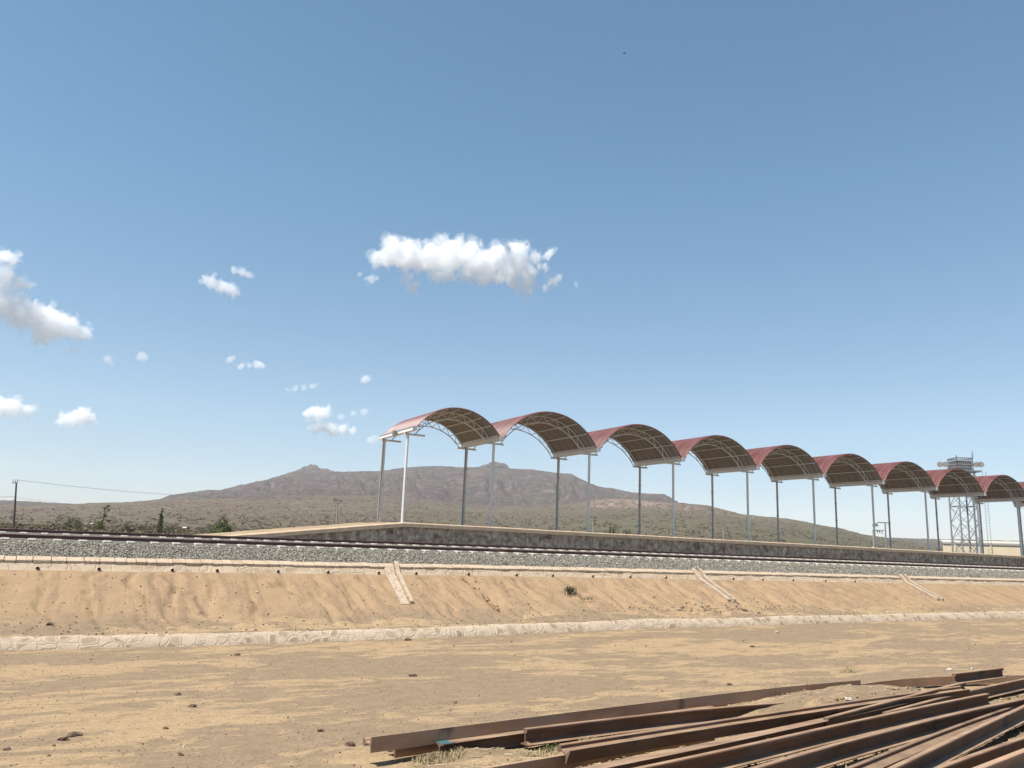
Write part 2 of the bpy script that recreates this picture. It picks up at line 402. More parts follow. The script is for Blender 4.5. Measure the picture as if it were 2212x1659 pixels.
def fast_mesh(name, V, F, mat, kind=None, smooth=False, parent=None, **kw):
    """V (n,3) array, F (m,k) int array"""
    me = bpy.data.meshes.new(name)
    off = np.array(root_loc(parent)); V = np.asarray(V, float)-off
    k = F.shape[1]
    me.vertices.add(len(V)); me.vertices.foreach_set('co', V.astype(np.float32).ravel())
    me.loops.add(F.size); me.loops.foreach_set('vertex_index', F.astype(np.int32).ravel())
    me.polygons.add(len(F)); me.polygons.foreach_set('loop_start', np.arange(0, F.size, k, dtype=np.int32))
    me.polygons.foreach_set('loop_total', np.full(len(F), k, dtype=np.int32))
    me.polygons.foreach_set('use_smooth', np.full(len(F), smooth))
    me.materials.append(mat); me.update(calc_edges=True); me.validate()
    o = bpy.data.objects.new(name, me); COL.objects.link(o)
    if parent is not None: o.parent = parent
    tag(o, kw.get('label'), kw.get('cat'), kw.get('group'), kind)
    return o

def grid_faces(nx, ny):
    i = np.arange(nx-1)[:, None]*ny + np.arange(ny-1)[None, :]
    i = i.ravel()
    return np.stack([i, i+ny, i+ny+1, i+1], 1)

# vectorised value noise
_perm = rng.permutation(4096)
_val = rng.random(4096)
def vnoise(x, y, seed=0):
    x = np.asarray(x, float); y = np.asarray(y, float)
    xi = np.floor(x).astype(int); yi = np.floor(y).astype(int); fx = x-xi; fy = y-yi
    fx = fx*fx*(3-2*fx); fy = fy*fy*(3-2*fy)
    def h(a, b): return _val[(_perm[(a+seed*131) & 4095]+b*57+seed*17) & 4095]
    return (h(xi, yi)*(1-fx)+h(xi+1, yi)*fx)*(1-fy)+(h(xi, yi+1)*(1-fx)+h(xi+1, yi+1)*fx)*fy
def fbm(x, y, o=4, seed=0, g=0.5):
    s = 0; a = 1; t = 0
    for k in range(o):
        s = s+a*(vnoise(x*2**k+k*13.7, y*2**k+k*7.1, seed+k)-0.5); t += a; a *= g
    return s/t*2

# ------------------------------------------------------------------ land form
_td = [-1, 0, .5, .8, 1.2, 1.9, 4]; _dd = [-.004, 0, .0035, .0048, .0055, .0065, .008]
def rise(X, Y):                # the track falls gently towards the left
    Yc = np.maximum(Y, 18.0)
    return Yc*np.interp(np.asarray(X, float)/Yc, _td, _dd)
def kr(X): return np.interp(X, [0, 3, 6.6, 11, 15, 34.6, 70], [0, 0, .04, .10, .19, .36, .6])
def sstep(a, b, x):
    t = np.clip((x-a)/(b-a), 0, 1); return t*t*(3-2*t)
def ground_z(X, Y):
    X = np.asarray(X, float); Y = np.asarray(Y, float)
    z = kr(X)*sstep(11, 18.5, Y)
    prof = np.interp(Y, [18.62, 18.85, 19.6, 20.25, 20.7, 23.16, 23.3, 60, 62], [0, .17, .21, .29, .42, 1.30, 1.33, 1.33, 1.33])
    s = np.clip((Y-19)/(23.2-19), 0, 1)
    zz = np.where(Y > 18.62, prof+kr(X)*(1-s)+rise(X, Y)*s, z)
    # far side: settle onto the plain
    zz = np.where(Y > 40, 1.4+0*zz, zz)
    near = (Y < 18.5)
    und = fbm(X*0.35, Y*0.5, 4, 3)*0.035+fbm(X*2.3, Y*2.3, 3, 9)*0.012
    zz = zz+np.where(near & (Y > -20), und, 0)
    bank = sstep(19.2, 20.4, Y)*(1-sstep(22.9, 23.15, Y))
    rill = np.abs(fbm(X*1.9+fbm(X*0.5, Y*0.8, 2, 5)*0.8, Y*0.25, 3, 21))
    zz = zz+bank*(-0.11*np.exp(-(rill/0.10)**2)+fbm(X*3, Y*3, 3, 30)*0.04+0.02)
    zz = zz+(1-near)*(Y < 23.1)*fbm(X*4, Y*4, 2, 31)*0.014
    # eroded crack in the bank
    cx = np.interp(Y, [20.5, 21.2, 22.0, 23.0], [11.75, 11.85, 11.9, 11.72])+fbm(Y*4, 0*Y, 2, 2)*0.05
    zz = zz-np.exp(-((X-cx)/0.11)**2)*0.26*sstep(20.4, 20.9, Y)*(1-sstep(22.8, 23.1, Y))
    # sand heap over the ends of two rails
    md = ((X-11.1)/2.6)**2+((Y-8.90)/0.60)**2
    zz = zz+0.275*np.exp(-md**1.5*1.2)*(1+0.25*fbm(X*2, Y*2, 3, 40))
    md2 = ((X-13.2)/1.2)**2+((Y-9.35)/0.4)**2
    zz = zz+0.08*np.exp(-md2*1.5)
    for (mx, my, r, h) in ((4.35, 8.17, .30, .09), (3.2, 8.95, .22, .06), (3.25, 9.85, .3, .05), (6.1, 8.1, .5, .05)):
        zz = zz+h*np.exp(-(((X-mx)/(r*1.6))**2+((Y-my)/r)**2))
    return zz

def graded(parts):
    out = []
    for a, b, st in parts: out += list(np.arange(a, b-1e-6, st))
    return np.array(out+[parts[-1][1]])
gx = np.concatenate([[-9000, -4000, -1500, -500, -150, -60, -25, -12, -6], graded([(-3, 26, .085), (26, 50, .2), (50, 90, .8), (90, 130, 5)]), [200, 400, 900, 2500, 5000, 9000]])
gy = np.concatenate([[-9000, -4000, -1500, -400, -100, -30, -8, 0, 2.5], graded([(4, 18.3, .1), (18.3, 18.9, .06), (18.9, 23.4, .075), (23.4, 36, 1.4)]), [38, 41, 50, 70, 100, 200, 500, 1500, 4000, 9000]])
GX, GY = np.meshgrid(gx, gy, indexing='ij')
GZ = ground_z(GX, GY)
GZ = np.where((np.hypot(GX, GY) > 90) & (GY > 41), 1.0, GZ)
fast_mesh('ground', np.stack([GX.ravel(), GY.ravel(), GZ.ravel()], 1), grid_faces(len(gx), len(gy)), M['earth'], kind='structure', smooth=True, label='dry tan earth of the yard and the rail bank', cat='ground')

# hills: apparent profiles turned into real heights at real distances (azimuth in degrees, tangent of elevation)
RIM = [(5.48, .0321), (6.44, .0403), (7.2, .0475), (8.4, .052), (9.56, .0562), (10.27, .0566), (11.58, .0645), (11.81, .0647), (12.5, .0695), (12.82, .0699), (14.65, .0818), (17.59, .0859), (20.76, .09), (22.31, .0955), (24.28, .0993), (25.57, .0997), (26.58, .0992), (27.46, .1002), (29.83, .1004), (30.6, .0999), (31.4, .1004), (32.21, .0986), (33.33, .0967), (34.21, .0964), (34.61, .0925), (35.42, .086), (36.21, .0816), (37.1, .0799), (38.42, .0758), (39.36, .0748), (40.68, .0745), (41.14, .0701), (41.67, .0649), (42.71, .0572), (46, .03)]
PEAK = [(12.5, .05), (13.85, .0764), (14.65, .0818), (15.47, .0892), (15.95, .0934), (16.37, .0934), (16.54, .0899), (17.27, .0889), (17.59, .0859), (18.15, .0831), (21, .06), (24, .06), (27.0, .0947), (27.46, .1002), (28.01, .1042), (28.57, .1077), (29.05, .1078), (29.46, .1062), (29.83, .1004), (30.28, .0958), (33, .06)]
FOOT = [(-3.43, .024), (-2.06, .0257), (-1.31, .0265), (.57, .0294), (2.7, .034), (4.6, .037), (6.43, .0416), (9.07, .0445), (11.89, .049), (16.28, .0552), (20.1, .0587), (23.37, .0567), (27.51, .0513), (31.51, .0523), (34.75, .0604), (35.68, .0655), (37.65, .0679), (38.9, .0666), (41.65, .0648), (43.79, .0609), (45.28, .0551), (45.87, .0521), (47.46, .0501), (48.9, .0481), (50.78, .0417), (52, .0383), (53.2, .0331), (54.38, .0309), (55.54, .0282), (56.11, .0263), (56.43, .0223), (57.49, .0211), (59.4, .0204), (63.17, .0196), (75, .016)]
MID = [(-3.34, .0128), (2.91, .0216), (9.12, .0272), (17.12, .0362), (23.43, .0389), (29.91, .0378), (36.38, .0474), (39.57, .0491), (43.78, .0479), (45.75, .0434), (50.77, .0341), (54.36, .0251), (56.43, .0202), (59.4, .0184), (63.16, .0173)]
def prof(P, a):
    P = np.array(P); return np.interp(a, P[:, 0], P[:, 1])
RS = np.array([55, 85, 200, 600, 1300, 1900, 2150, 2500, 3000, 3900, 4150, 5000, 5300, 6200, 8200])
def hill_h(a, r):
    """height above the eye at azimuth a (deg) and distance r"""
    mid, foot, rim, pk = prof(MID, a), prof(FOOT, a), prof(RIM, a), prof(PEAK, a)
    back = np.maximum(rim-foot, 0)
    up = np.where(rim > foot, 1.0, 0.0)
    st = [-.020+0*a, -.0045+0*a, .0045+0*a, mid*.45, mid, foot, foot-.0022, foot-.001+back*.12-(1-up)*.004, foot+back*.45-(1-up)*.010,
          np.where(up > 0, rim, foot-.02), np.where(up > 0, rim-.004, foot-.025), np.where(pk > .07, pk, np.minimum(rim, foot)-.02), np.where(pk > .07, pk-.006, np.minimum(rim, foot)-.02), 0.01+0*a, 0*a-.002]
    st = np.stack([np.broadcast_to(s_, a.shape) for s_ in st], -1)
    lr = np.log(r); LR = np.log(RS)
    k = np.clip(np.searchsorted(LR, lr)-1, 0, len(RS)-2)
    t = np.clip((lr-LR[k])/(LR[k+1]-LR[k]), 0, 1)
    e0 = np.take_along_axis(st, k[..., None], -1)[..., 0]; e1 = np.take_along_axis(st, (k+1)[..., None], -1)[..., 0]
    return (e0+(e1-e0)*t)*r
def hill_z(X, Y):
    r = np.hypot(X, Y); a = np.degrees(np.arctan2(X, Y))
    z = hill_h(a, r)+EYE
    z = z+fbm(X/18, Y/18, 4, 50)*np.clip((r-80)/600, 0, 1)*np.clip(r/900, 0, 1.6)*0.9
    am = np.clip((r-2300)/900, 0, 1)*np.clip((4300-r)/300, 0, 1)
    foot, rim = prof(FOOT, a), prof(RIM, a)
    onm = np.clip((rim-foot)/.02, 0, 1)
    gul = np.abs(fbm(a*.8+r/1100+fbm(a*.9, r/500, 3, 66)*.5, r/1500, 5, 60, 0.6))
    face = np.clip((3850-r)/500, 0, 1)
    z = z-am*onm*face*(30*np.exp(-(gul/.14)**2))*(.4+vnoise(a*1.3, r/400, 61))+am*onm*face*(fbm(X/120, Y/120, 5, 70)*34)
    z = z+np.clip((r-500)/700, 0, 1)*np.clip((2600-r)/400, 0, 1)*(fbm(X/60, Y/60, 4, 80)*3.0*np.clip(r/1800, 0, 1))
    # cliff below the right-hand brow
    cl = np.clip((a-34.8)/1.2, 0, 1)*np.clip((47-a)/4, 0, 1)
    z = z-cl*np.clip((r-1560)/60, 0, 1)*np.clip((1880-r)/60, 0, 1)*(10+10*np.abs(fbm(a*3, r*0, 3, 90)))
    z = z+fbm(X/9, Y/9, 2, 99)*np.clip(r/2000, 0, 2.2)*1.1
    z = z+np.clip((r-4200)/500, 0, 1)*np.clip((5600-r)/200, 0, 1)*(np.abs(fbm(a*2.2, r/300, 4, 120, .6))*18-4)
    return z
ha = np.arange(-22, 76, .125)
hr = np.concatenate([[50, 60, 72, 85, 100, 120, 145], np.geomspace(175, 1500, 44), np.arange(1520, 2300, 22), np.arange(2320, 4200, 36), np.arange(4250, 5400, 55), [5700, 6200, 7000, 8200]])
HA, HR = np.meshgrid(ha, hr, indexing='ij')
HX, HY = HR*np.sin(np.radians(HA)), HR*np.cos(np.radians(HA))
HZ = hill_z(HX, HY)
hills = fast_mesh('hills', np.stack([HX.ravel(), HY.ravel(), HZ.ravel()], 1), grid_faces(len(ha), len(hr))[:, ::-1], M['hill'], kind='structure', smooth=True, label='wide grey brown volcanic mountain behind a scrubby plain', cat='mountain')
E_ = (HZ-EYE)/HR
foot, rim = prof(FOOT, HA), prof(RIM, HA)
zm = np.clip((E_-foot+.001)/.004, 0, 1)*np.clip((HR-1900)/200, 0, 1)
zm = np.maximum(zm, np.clip((HR-2300)/200, 0, 1))
zg = np.clip((HA-19)/8, 0, 1)*np.clip(1-np.abs(HR-1000)/1100, 0, 1)*.9+np.clip((5-HA)/8, 0, 1)*np.clip(1-np.abs(HR-300)/350, 0, 1)*.8+np.clip((HA-44)/6, 0, 1)*.55
zr = np.clip((HA-35)/.8, 0, 1)*np.clip((45.5-HA)/6.5, 0, 1)*np.clip((HR-1480)/120, 0, 1)*np.clip((1960-HR)/60, 0, 1)
ca = hills.data.color_attributes.new('zone', 'FLOAT_COLOR', 'POINT')
ca.data.foreach_set('color', np.stack([zm.ravel(), np.clip(zg, 0, 1).ravel(), zr.ravel(), np.ones(zm.size)], 1).astype(np.float32).ravel())

# ------------------------------------------------------------------ blobs: stones, bushes
_oct = np.array([(1, 0, 0), (-1, 0, 0), (0, 1, 0), (0, -1, 0), (0, 0, 1), (0, 0, -1)], float)
_octf = np.array([(0, 2, 4), (2, 1, 4), (1, 3, 4), (3, 0, 4), (2, 0, 5), (1, 2, 5), (3, 1, 5), (0, 3, 5)])
def rand_rot(n):
    q = rng.normal(size=(n, 4)); q /= np.linalg.norm(q, axis=1)[:, None]
    w, x, y, z = q.T
    return np.stack([np.stack([1-2*(y*y+z*z), 2*(x*y-z*w), 2*(x*z+y*w)], 1), np.stack([2*(x*y+z*w), 1-2*(x*x+z*z), 2*(y*z-x*w)], 1), np.stack([2*(x*z-y*w), 2*(y*z+x*w), 1-2*(x*x+y*y)], 1)], 1)
def stones(name, P, S, mat, flat=1.0, **kw):
    n = len(P)
    V = _oct[None]*(0.65+0.7*rng.random((n, 6, 1)))*(0.7+0.6*rng.random((n, 1, 3)))
    V = np.einsum('nij,nkj->nki', rand_rot(n), V)*S[:, None, None]
    V[..., 2] *= flat
    V = V+P[:, None, :]
    F = _octf[None]+(np.arange(n)*6)[:, None, None]
    return fast_mesh(name, V.reshape(-1, 3), F.reshape(-1, 3), mat, **kw)

# scrub over the plain and the lower slopes
n = 15000
a = rng.uniform(-7, 64, n); r = np.exp(rng.uniform(math.log(105), math.log(1700), n))
keep = vnoise(a*1.7, np.log(r)*9, 4) > 0.36
a, r = a[keep], r[keep]
X, Y = r*np.sin(np.radians(a)), r*np.cos(np.radians(a))
ok = ~((Y < 46)); X, Y, r, a = X[ok], Y[ok], r[ok], a[ok]
S = rng.uniform(.35, 1.0, len(X))*np.clip(.55+r/700, .55, 2.0)
sub = []
P0 = np.stack([X, Y, hill_z(X, Y)], 1)
PP = []; SS = []
for k in range(5):
    off = rng.normal(size=(len(X), 3))*np.array([.55, .55, .28])
    PP.append(P0+off*S[:, None]+np.array([0, 0, .35])*S[:, None]); SS.append(S*rng.uniform(.35, .6, len(X)))
stones('scrub', np.concatenate(PP), np.concatenate(SS), M['scrub'], flat=.8, kind='stuff', label='low dry scrub covering the plain below the mountain', cat='scrub')

# ------------------------------------------------------------------ ballast and tracks
def zrel(Y, z, X): return EYE+z+rise(X, Y)
bp = [(23.60, -.62), (23.75, -.54), (24.50, -.255), (24.90, -.245), (25.02, -.230), (25.2, -.180), (25.42, -.150), (27.1, -.150), (28.2, -.17), (29.9, -.13), (30.7, -.075), (30.84, -.030), (31.02, -.02), (31.24, .004), (33.4, .0), (34.3, -.02), (34.62, -.02)]
by = np.concatenate([np.linspace(23.60, 24.9, 12), [25.02, 25.1, 25.2, 25.3, 25.42, 25.6, 26.3, 27.1, 28.2, 29.0, 29.9, 30.3, 30.7, 30.84, 31.02, 31.24, 31.5, 32.4, 33.4, 34.3, 34.64]])
bx = np.concatenate([[-40, -20, -10], graded([(-5, 40, .12), (40, 90, .5)]), [130, 200]])
BX, BY = np.meshgrid(bx, by, indexing='ij')
BZ = EYE+np.interp(BY, [p[0] for p in bp], [p[1] for p in bp])+rise(BX, BY)+fbm(BX*5, BY*5, 3, 12)*.014*((BX > -5) & (BX < 90))
fast_mesh('ballast_bed', np.stack([BX.ravel(), BY.ravel(), BZ.ravel()], 1), grid_faces(len(bx), len(by)), M['ballast'], kind='structure', label='grey crushed stone bed under the tracks', cat='ballast')
n = 30000
X = np.abs(rng.random(n)**1.5)*52-2.0
Y = np.where(rng.random(n) < .8, rng.uniform(23.66, 24.93, n), rng.uniform(29.6, 30.75, n))
Z = EYE+np.interp(Y, [p[0] for p in bp], [p[1] for p in bp])+rise(X, Y)+rng.uniform(-.012, .010, n)
stones('ballast', np.stack([X, Y, Z], 1), rng.uniform(.020, .040, n), M['stones'], kind='stuff', label='loose pale grey ballast stones beside the rails', cat='ballast')

def rail_section(h=.15, foot=.13, head=.07, web=.016):
    w, hd, ft = web/2, head/2, foot/2
    return [(-ft, 0), (ft, 0), (ft, .011), (.030, .024), (w, .040), (w, h-.052), (hd-.004, h-.040), (hd, h-.034), (hd, h-.009), (hd-.009, h),
            (-hd+.009, h), (-hd, h-.009), (-hd, h-.034), (-hd+.004, h-.040), (-w, h-.052), (-w, .040), (-.030, .024), (-ft, .011)]
def track(Y0, topz, fy, joints, which):
    """two rails on Y0 and Y0+1.435; top at topz (rel. eye, plus the fall)"""
    H = .165
    sec = rail_section(H)
    for j, Yr in enumerate((Y0, Y0+1.435)):
        xs = np.concatenate([[-38], np.arange(-8, 92, 2.0), [130, 195]])
        mb = MB()
        vs = []
        for x in xs:
            z = EYE+topz+float(rise(x, Y0))-H
            vs += [(x, Yr+u, z+v) for u, v in sec]
        k = len(sec)
        fs = [(i*k+q, i*k+(q+1) % k, (i+1)*k+(q+1) % k, (i+1)*k+q) for i in range(len(xs)-1) for q in range(k)]
        mb.add(vs, fs); mb.add(vs, [tuple(range(k-1, -1, -1)), tuple((len(xs)-1)*k+q for q in range(k))])
        t = thing('railway_rail', f"dark brown steel rail, {'side facing the yard' if j == 0 else 'far side'} of the {which}", 'rail', (0, Yr, EYE+topz-H), 'rails of the two tracks')
        mb.build('rail_bar', M['trackrail'], t)
        if j == 0:
            for (xa, xb) in joints:
                z = EYE+topz+float(rise((xa+xb)/2, Y0))-H
                fp = MB(); fp.hexa([(xa, Yr-.036, z+.056), (xb, Yr-.036, z+.056), (xb, Yr-.008, z+.036), (xa, Yr-.008, z+.036), (xa, Yr-.028, z+.128), (xb, Yr-.028, z+.128), (xb, Yr-.008, z+.128), (xa, Yr-.008, z+.128)])
                fo = fp.build('fishplate', M['fish'], t, label='rust orange fishplate')
                for q in range(5):
                    x = xa+(xb-xa)*(q+.5)/5
                    MB().tube((x, Yr-.034, z+.092), (x, Yr-.062, z+.092), .017, n=6).build('bolt', M['bolt'], fo)
track(25.6, -.046, 0, [(13.92, 14.64)], 'near track')
track(31.4, .11, 0, [(12.66, 13.36)], 'far track beside the platform')

def make_sleeper(label, group):
    t = thing('concrete_sleeper', label, 'sleeper', (0, 0, 0), group)
    mb = MB()
    # profile along its length: raised shoulder outside the rail seat
    ys = [-.56, -.54, -.20, -.10, .10, .25, .72, 1.19, 1.34, 1.54, 1.64, 1.99, 2.0]
    zs = [-.03, 0, .004, -.035, -.035, -.01, -.035, -.01, -.035, -.035, .004, 0, -.03]
    ws = [.095, .10, .105, .11, .11, .105, .095, .105, .11, .11, .105, .10, .095]
    vs = []
    for y, z, w in zip(ys, zs, ws):
        vs += [(-w, y, z-.002), (-w*.86, y, z+.012), (w*.86, y, z+.012), (w, y, z-.002), (w+.045, y, -.20), (-w-.045, y, -.20)]
    k = 6
    fs = [(i*k+q, (i+1)*k+q, (i+1)*k+(q+1) % k, i*k+(q+1) % k) for i in range(len(ys)-1) for q in range(k)]
    mb.add(vs, fs); mb.add(vs, [tuple(range(k)), tuple((len(ys)-1)*k+q for q in range(k-1, -1, -1))])
    mb.build('sleeper_body', M['sleeper'], t)
    c = MB(); c.beam((-.035, -.13, .0), (-.035, -.03, .02), .018, .018).beam((.035, -.13, .0), (.035, -.03, .02), .018, .018).tube((0, -.115, -.03), (0, -.115, .035), .014, n=6)
    c.build('rail_clip', M['bolt'], t)
    return t
def copy_tree(o, parent=None):
    c = o.copy(); COL.objects.link(c)
    if parent is not None: c.parent = parent
    for ch in list(o.children): copy_tree(ch, c)
    return c
def lay_sleepers(Y0, topz, x0, n, label, group, embed):
    first = make_sleeper(label, group)
    for i in range(n):
        o = first if i == 0 else copy_tree(first)
        x = x0+i*.6+float(rng.normal())*.012
        o.location = (x, Y0, EYE+topz+float(rise(x, Y0))-.115)
lay_sleepers(25.6, -.046, -3.07, 90, 'pale concrete sleeper end poking out under the near track rail', 'sleepers of the near track', 0)
lay_sleepers(31.4, .11, -3.33, 110, 'pale concrete sleeper end under the far track by the platform', 'sleepers of the far track', 0)

# ------------------------------------------------------------------ retaining wall along the top of the bank
CH = [(9.20, 9.68, 8.87, 9.22), (21.55, 22.05, 21.0, 21.40), (33.95, 34.5, 32.95, 33.4)]   # chutes: top left/right, foot left/right
wall = thing('retaining_wall', 'low pale masonry wall with cap stones along the top of the earth bank', 'wall', (0, 23.2, EYE-.9))
xs = graded([(-6, 50, .11), (50, 100, 1.0)])
ts = np.linspace(0, 1, 7)
WX, WT = np.meshgrid(xs, ts, indexing='ij')
WY = 23.17+WT*.18+fbm(WX*3, WT*2, 3, 200)*.022
wz0 = -.93+fbm(WX*1.1, 0*WX, 3, 210)*.028
WZ = EYE+wz0*(1-WT)+(-.715+fbm(WX*1.7, 0*WX, 3, 214)*.015)*WT+rise(WX, WY)
fast_mesh('pitched_face', np.stack([WX.ravel(), WY.ravel(), WZ.ravel()], 1), grid_faces(len(xs), len(ts)), M['pitch'], smooth=True, parent=wall)
cap = MB(); x = -6.0
while x < 100:
    L = random.uniform(.22, .42) if x < 45 else 1.0
    g = .008
    for c_ in CH:
        if x < c_[0]-.02 < x+L: L = c_[0]-x
        elif c_[0]-.03 <= x < c_[1]: x = c_[1]
    if True:
        j = random.uniform(-.012, .012); jz = random.uniform(-.008, .008)
        za = float(rise(x, 23.4)); c = []
        for xx in (x+g, x+L-g):
            za = float(rise(xx, 23.4))+jz
            c.append([(xx, 23.335+j, EYE-.735+za), (xx, 23.335+j, EYE-.662+za), (xx, 23.36+j, EYE-.642+za), (xx, 23.63, EYE-.568+za), (xx, 23.66, EYE-.60+za), (xx, 23.66, EYE-.80+za)])
        vs = c[0]+c[1]
        cap.add(vs, [(q, q+6, (q+1) % 6+6, (q+1) % 6) for q in range(6)]+[(0, 1, 2, 3, 4, 5), (11, 10, 9, 8, 7, 6)])
    x += L
cap.build('cap_stones', M['cap'], wall)
for t in (.0065, .0642, .1385, .1869, .2571, .3184, .3848, .4365, .5135, .5891, .6495, .72, .79, .86, 1.004, 1.0727, 1.147, 1.23, 1.31):
    x = t*23.25; z = EYE-.84+float(rise(x, 23.25))
    pm = MB(); pm.tube((x, 23.165, z), (x, 23.5, z+.02), .040, n=12, caps=False).tube((x, 23.165, z), (x, 23.5, z+.02), .030, n=12, caps=False, mi=1)
    k = 12
    v = [(x+math.cos(2*math.pi*i/k)*rr, 23.163, z+math.sin(2*math.pi*i/k)*rr) for rr in (.042, .032) for i in range(k)]
    pm.add(v, [(i, (i+1) % k, k+(i+1) % k, k+i) for i in range(k)])
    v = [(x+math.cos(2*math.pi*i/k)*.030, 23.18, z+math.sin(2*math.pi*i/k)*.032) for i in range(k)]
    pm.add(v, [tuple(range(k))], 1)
    pm.build('drain_pipe', [M['chute'], M['hole']], wall)

# drainage chutes down the bank
lab = ['steep pale masonry drainage chute, the leftmost and widest of three on the bank', 'narrow pale masonry drainage chute in the middle of the bank', 'thin pale drainage chute farthest right on the bank']
for (tl, tr, bl, br), lb in zip(CH, lab):
    t = thing('drainage_chute', lb, 'drain', ((bl+br)/2, 21.2, .6), 'drainage chutes on the bank')
    ys_ = np.linspace(21.12, 23.56, 16)
    def strip(fa, fb, lift, name, wig=.01):
        mb = MB(); vs = []
        for i, yy in enumerate(ys_):
            s = (yy-21.12)/2.44
            xl, xr = bl+(tl-bl)*s, br+(tr-br)*s
            xa, xb = xl+(xr-xl)*fa, xl+(xr-xl)*fb
            g = float(np.interp(yy, [18.62, 18.85, 19.6, 20.25, 20.7, 23.16, 23.34, 23.6], [0, .17, .21, .29, .42, 1.30, 1.50, 1.60]))
            s2 = min(1, (yy-19)/4.2)
            z = g+float(kr(xa))*(1-s2)+float(rise(xa, yy))*s2+lift+random.uniform(-wig, wig)
            vs += [(xa, yy, z-.2), (xa, yy, z), (xb, yy, z), (xb, yy, z-.2)]
        fs = [(i*4+q, i*4+(q+1) % 4, (i+1)*4+(q+1) % 4, (i+1)*4+q) for i in range(len(ys_)-1) for q in range(4)]
        mb.add(vs, fs); mb.add(vs, [(3, 2, 1, 0), tuple((len(ys_)-1)*4+q for q in range(4))])
        mb.build(name, M['chute'], t)
    if tl < 10:
        strip(0, .66, .045, 'channel', .004); strip(.72, 1.0, .12, 'kerb_stones')
    else:
        strip(0, .38, .11, 'kerb_stones'); strip(.44, .68, .01, 'channel', .004); strip(.74, 1.0, .11, 'kerb_stones')

# lower kerb at the foot of the bank
kerb = thing('stone_kerb', 'pale mortared stone kerb along the foot of the bank', 'kerb', (0, 18.7, 0))
xs = graded([(-6, 50, .085), (50, 100, 1.0)])
pk_ = [(18.56, -.05), (18.60, .03), (18.66, .10), (18.72, .165), (18.78, .205), (18.84, .225), (18.93, .215), (19.0, .15)]
KX, KI = np.meshgrid(xs, np.arange(len(pk_)), indexing='ij')
KY = np.array([p[0] for p in pk_])[KI]+fbm(KX*1.3, 0*KX, 3, 300)*.03+fbm(KX*5, KI*.7, 3, 301)*.025
KZ = np.array([p[1] for p in pk_])[KI]*(1+fbm(KX*.8, 0*KX, 3, 302)*.12)+fbm(KX*4, KI*.8, 3, 303)*.022+kr(KX)
fast_mesh('kerb_face', np.stack([KX.ravel(), KY.ravel(), KZ.ravel()], 1), grid_faces(len(xs), len(pk_)), M['kerb'], smooth=True, parent=kerb)

# ------------------------------------------------------------------ platform
PZ = EYE+1.105
plat = thing('station_platform', 'long raised railway platform with dark stone wall and tan coping, ramp at its left end', 'platform', (14.5, 34.65, 1.9))
xr0, xc = 6.2, 14.45      # foot and head of the ramp
def ptop(x): return PZ if x >= xc else PZ-(xc-x)/(xc-xr0)*.98
mb = MB()
xs_ = [xr0, 8, 10, 12, xc, 20, 30, 45, 60, 80, 120, 170]
vs = []
for x in xs_:
    zt = ptop(x)-.20; zb = 1.7+float(rise(x, 34.6))
    vs += [(x, 34.68, min(zb, zt)), (x, 34.68, zt), (x, 34.98, zt), (x, 34.98, min(zb, zt))]
mb.add(vs, [(i*4+q, (i+1)*4+q, (i+1)*4+(q+1) % 4, i*4+(q+1) % 4) for i in range(len(xs_)-1) for q in range(4)])
wobj = mb.build('platform_wall', M['pwall'], plat)
mb = MB(); vs = []
xs_ = list(np.arange(xr0, xc, 1.0))+[xc]+list(np.arange(16, 90, 2.0))+[120, 170]
for x in xs_:
    zt = ptop(x)+random.uniform(-.006, .006)
    vs += [(x, 34.60, zt-.205), (x, 34.60, zt-.045), (x, 34.63, zt), (x, 35.02, zt+.004), (x, 35.02, zt-.205)]
mb.add(vs, [(i*5+q, (i+1)*5+q, (i+1)*5+(q+1) % 5, i*5+(q+1) % 5) for i in range(len(xs_)-1) for q in range(5)])
mb.add(vs, [(0, 1, 2, 3, 4)])
mb.build('coping', M['coping'], plat)
dx = np.concatenate([graded([(xr0-.6, xc, .25), (xc, 80, 1.2)]), [120, 170]])
dy = np.linspace(35.02, 41.0, 12)
DX, DY = np.meshgrid(dx, dy, indexing='ij')
DZ = np.where(DX >= xc, PZ, PZ-(xc-DX)/(xc-xr0)*.98)+(DY-35.0)*.012-.012+fbm(DX*1.5, DY*1.5, 3, 400)*.022
DZ = np.where(DY > 40.9, DZ-1.6, DZ)
fast_mesh('platform_surface', np.stack([DX.ravel(), DY.ravel(), DZ.ravel()], 1), grid_faces(len(dx), len(dy)), M['deck'], smooth=True, parent=plat)

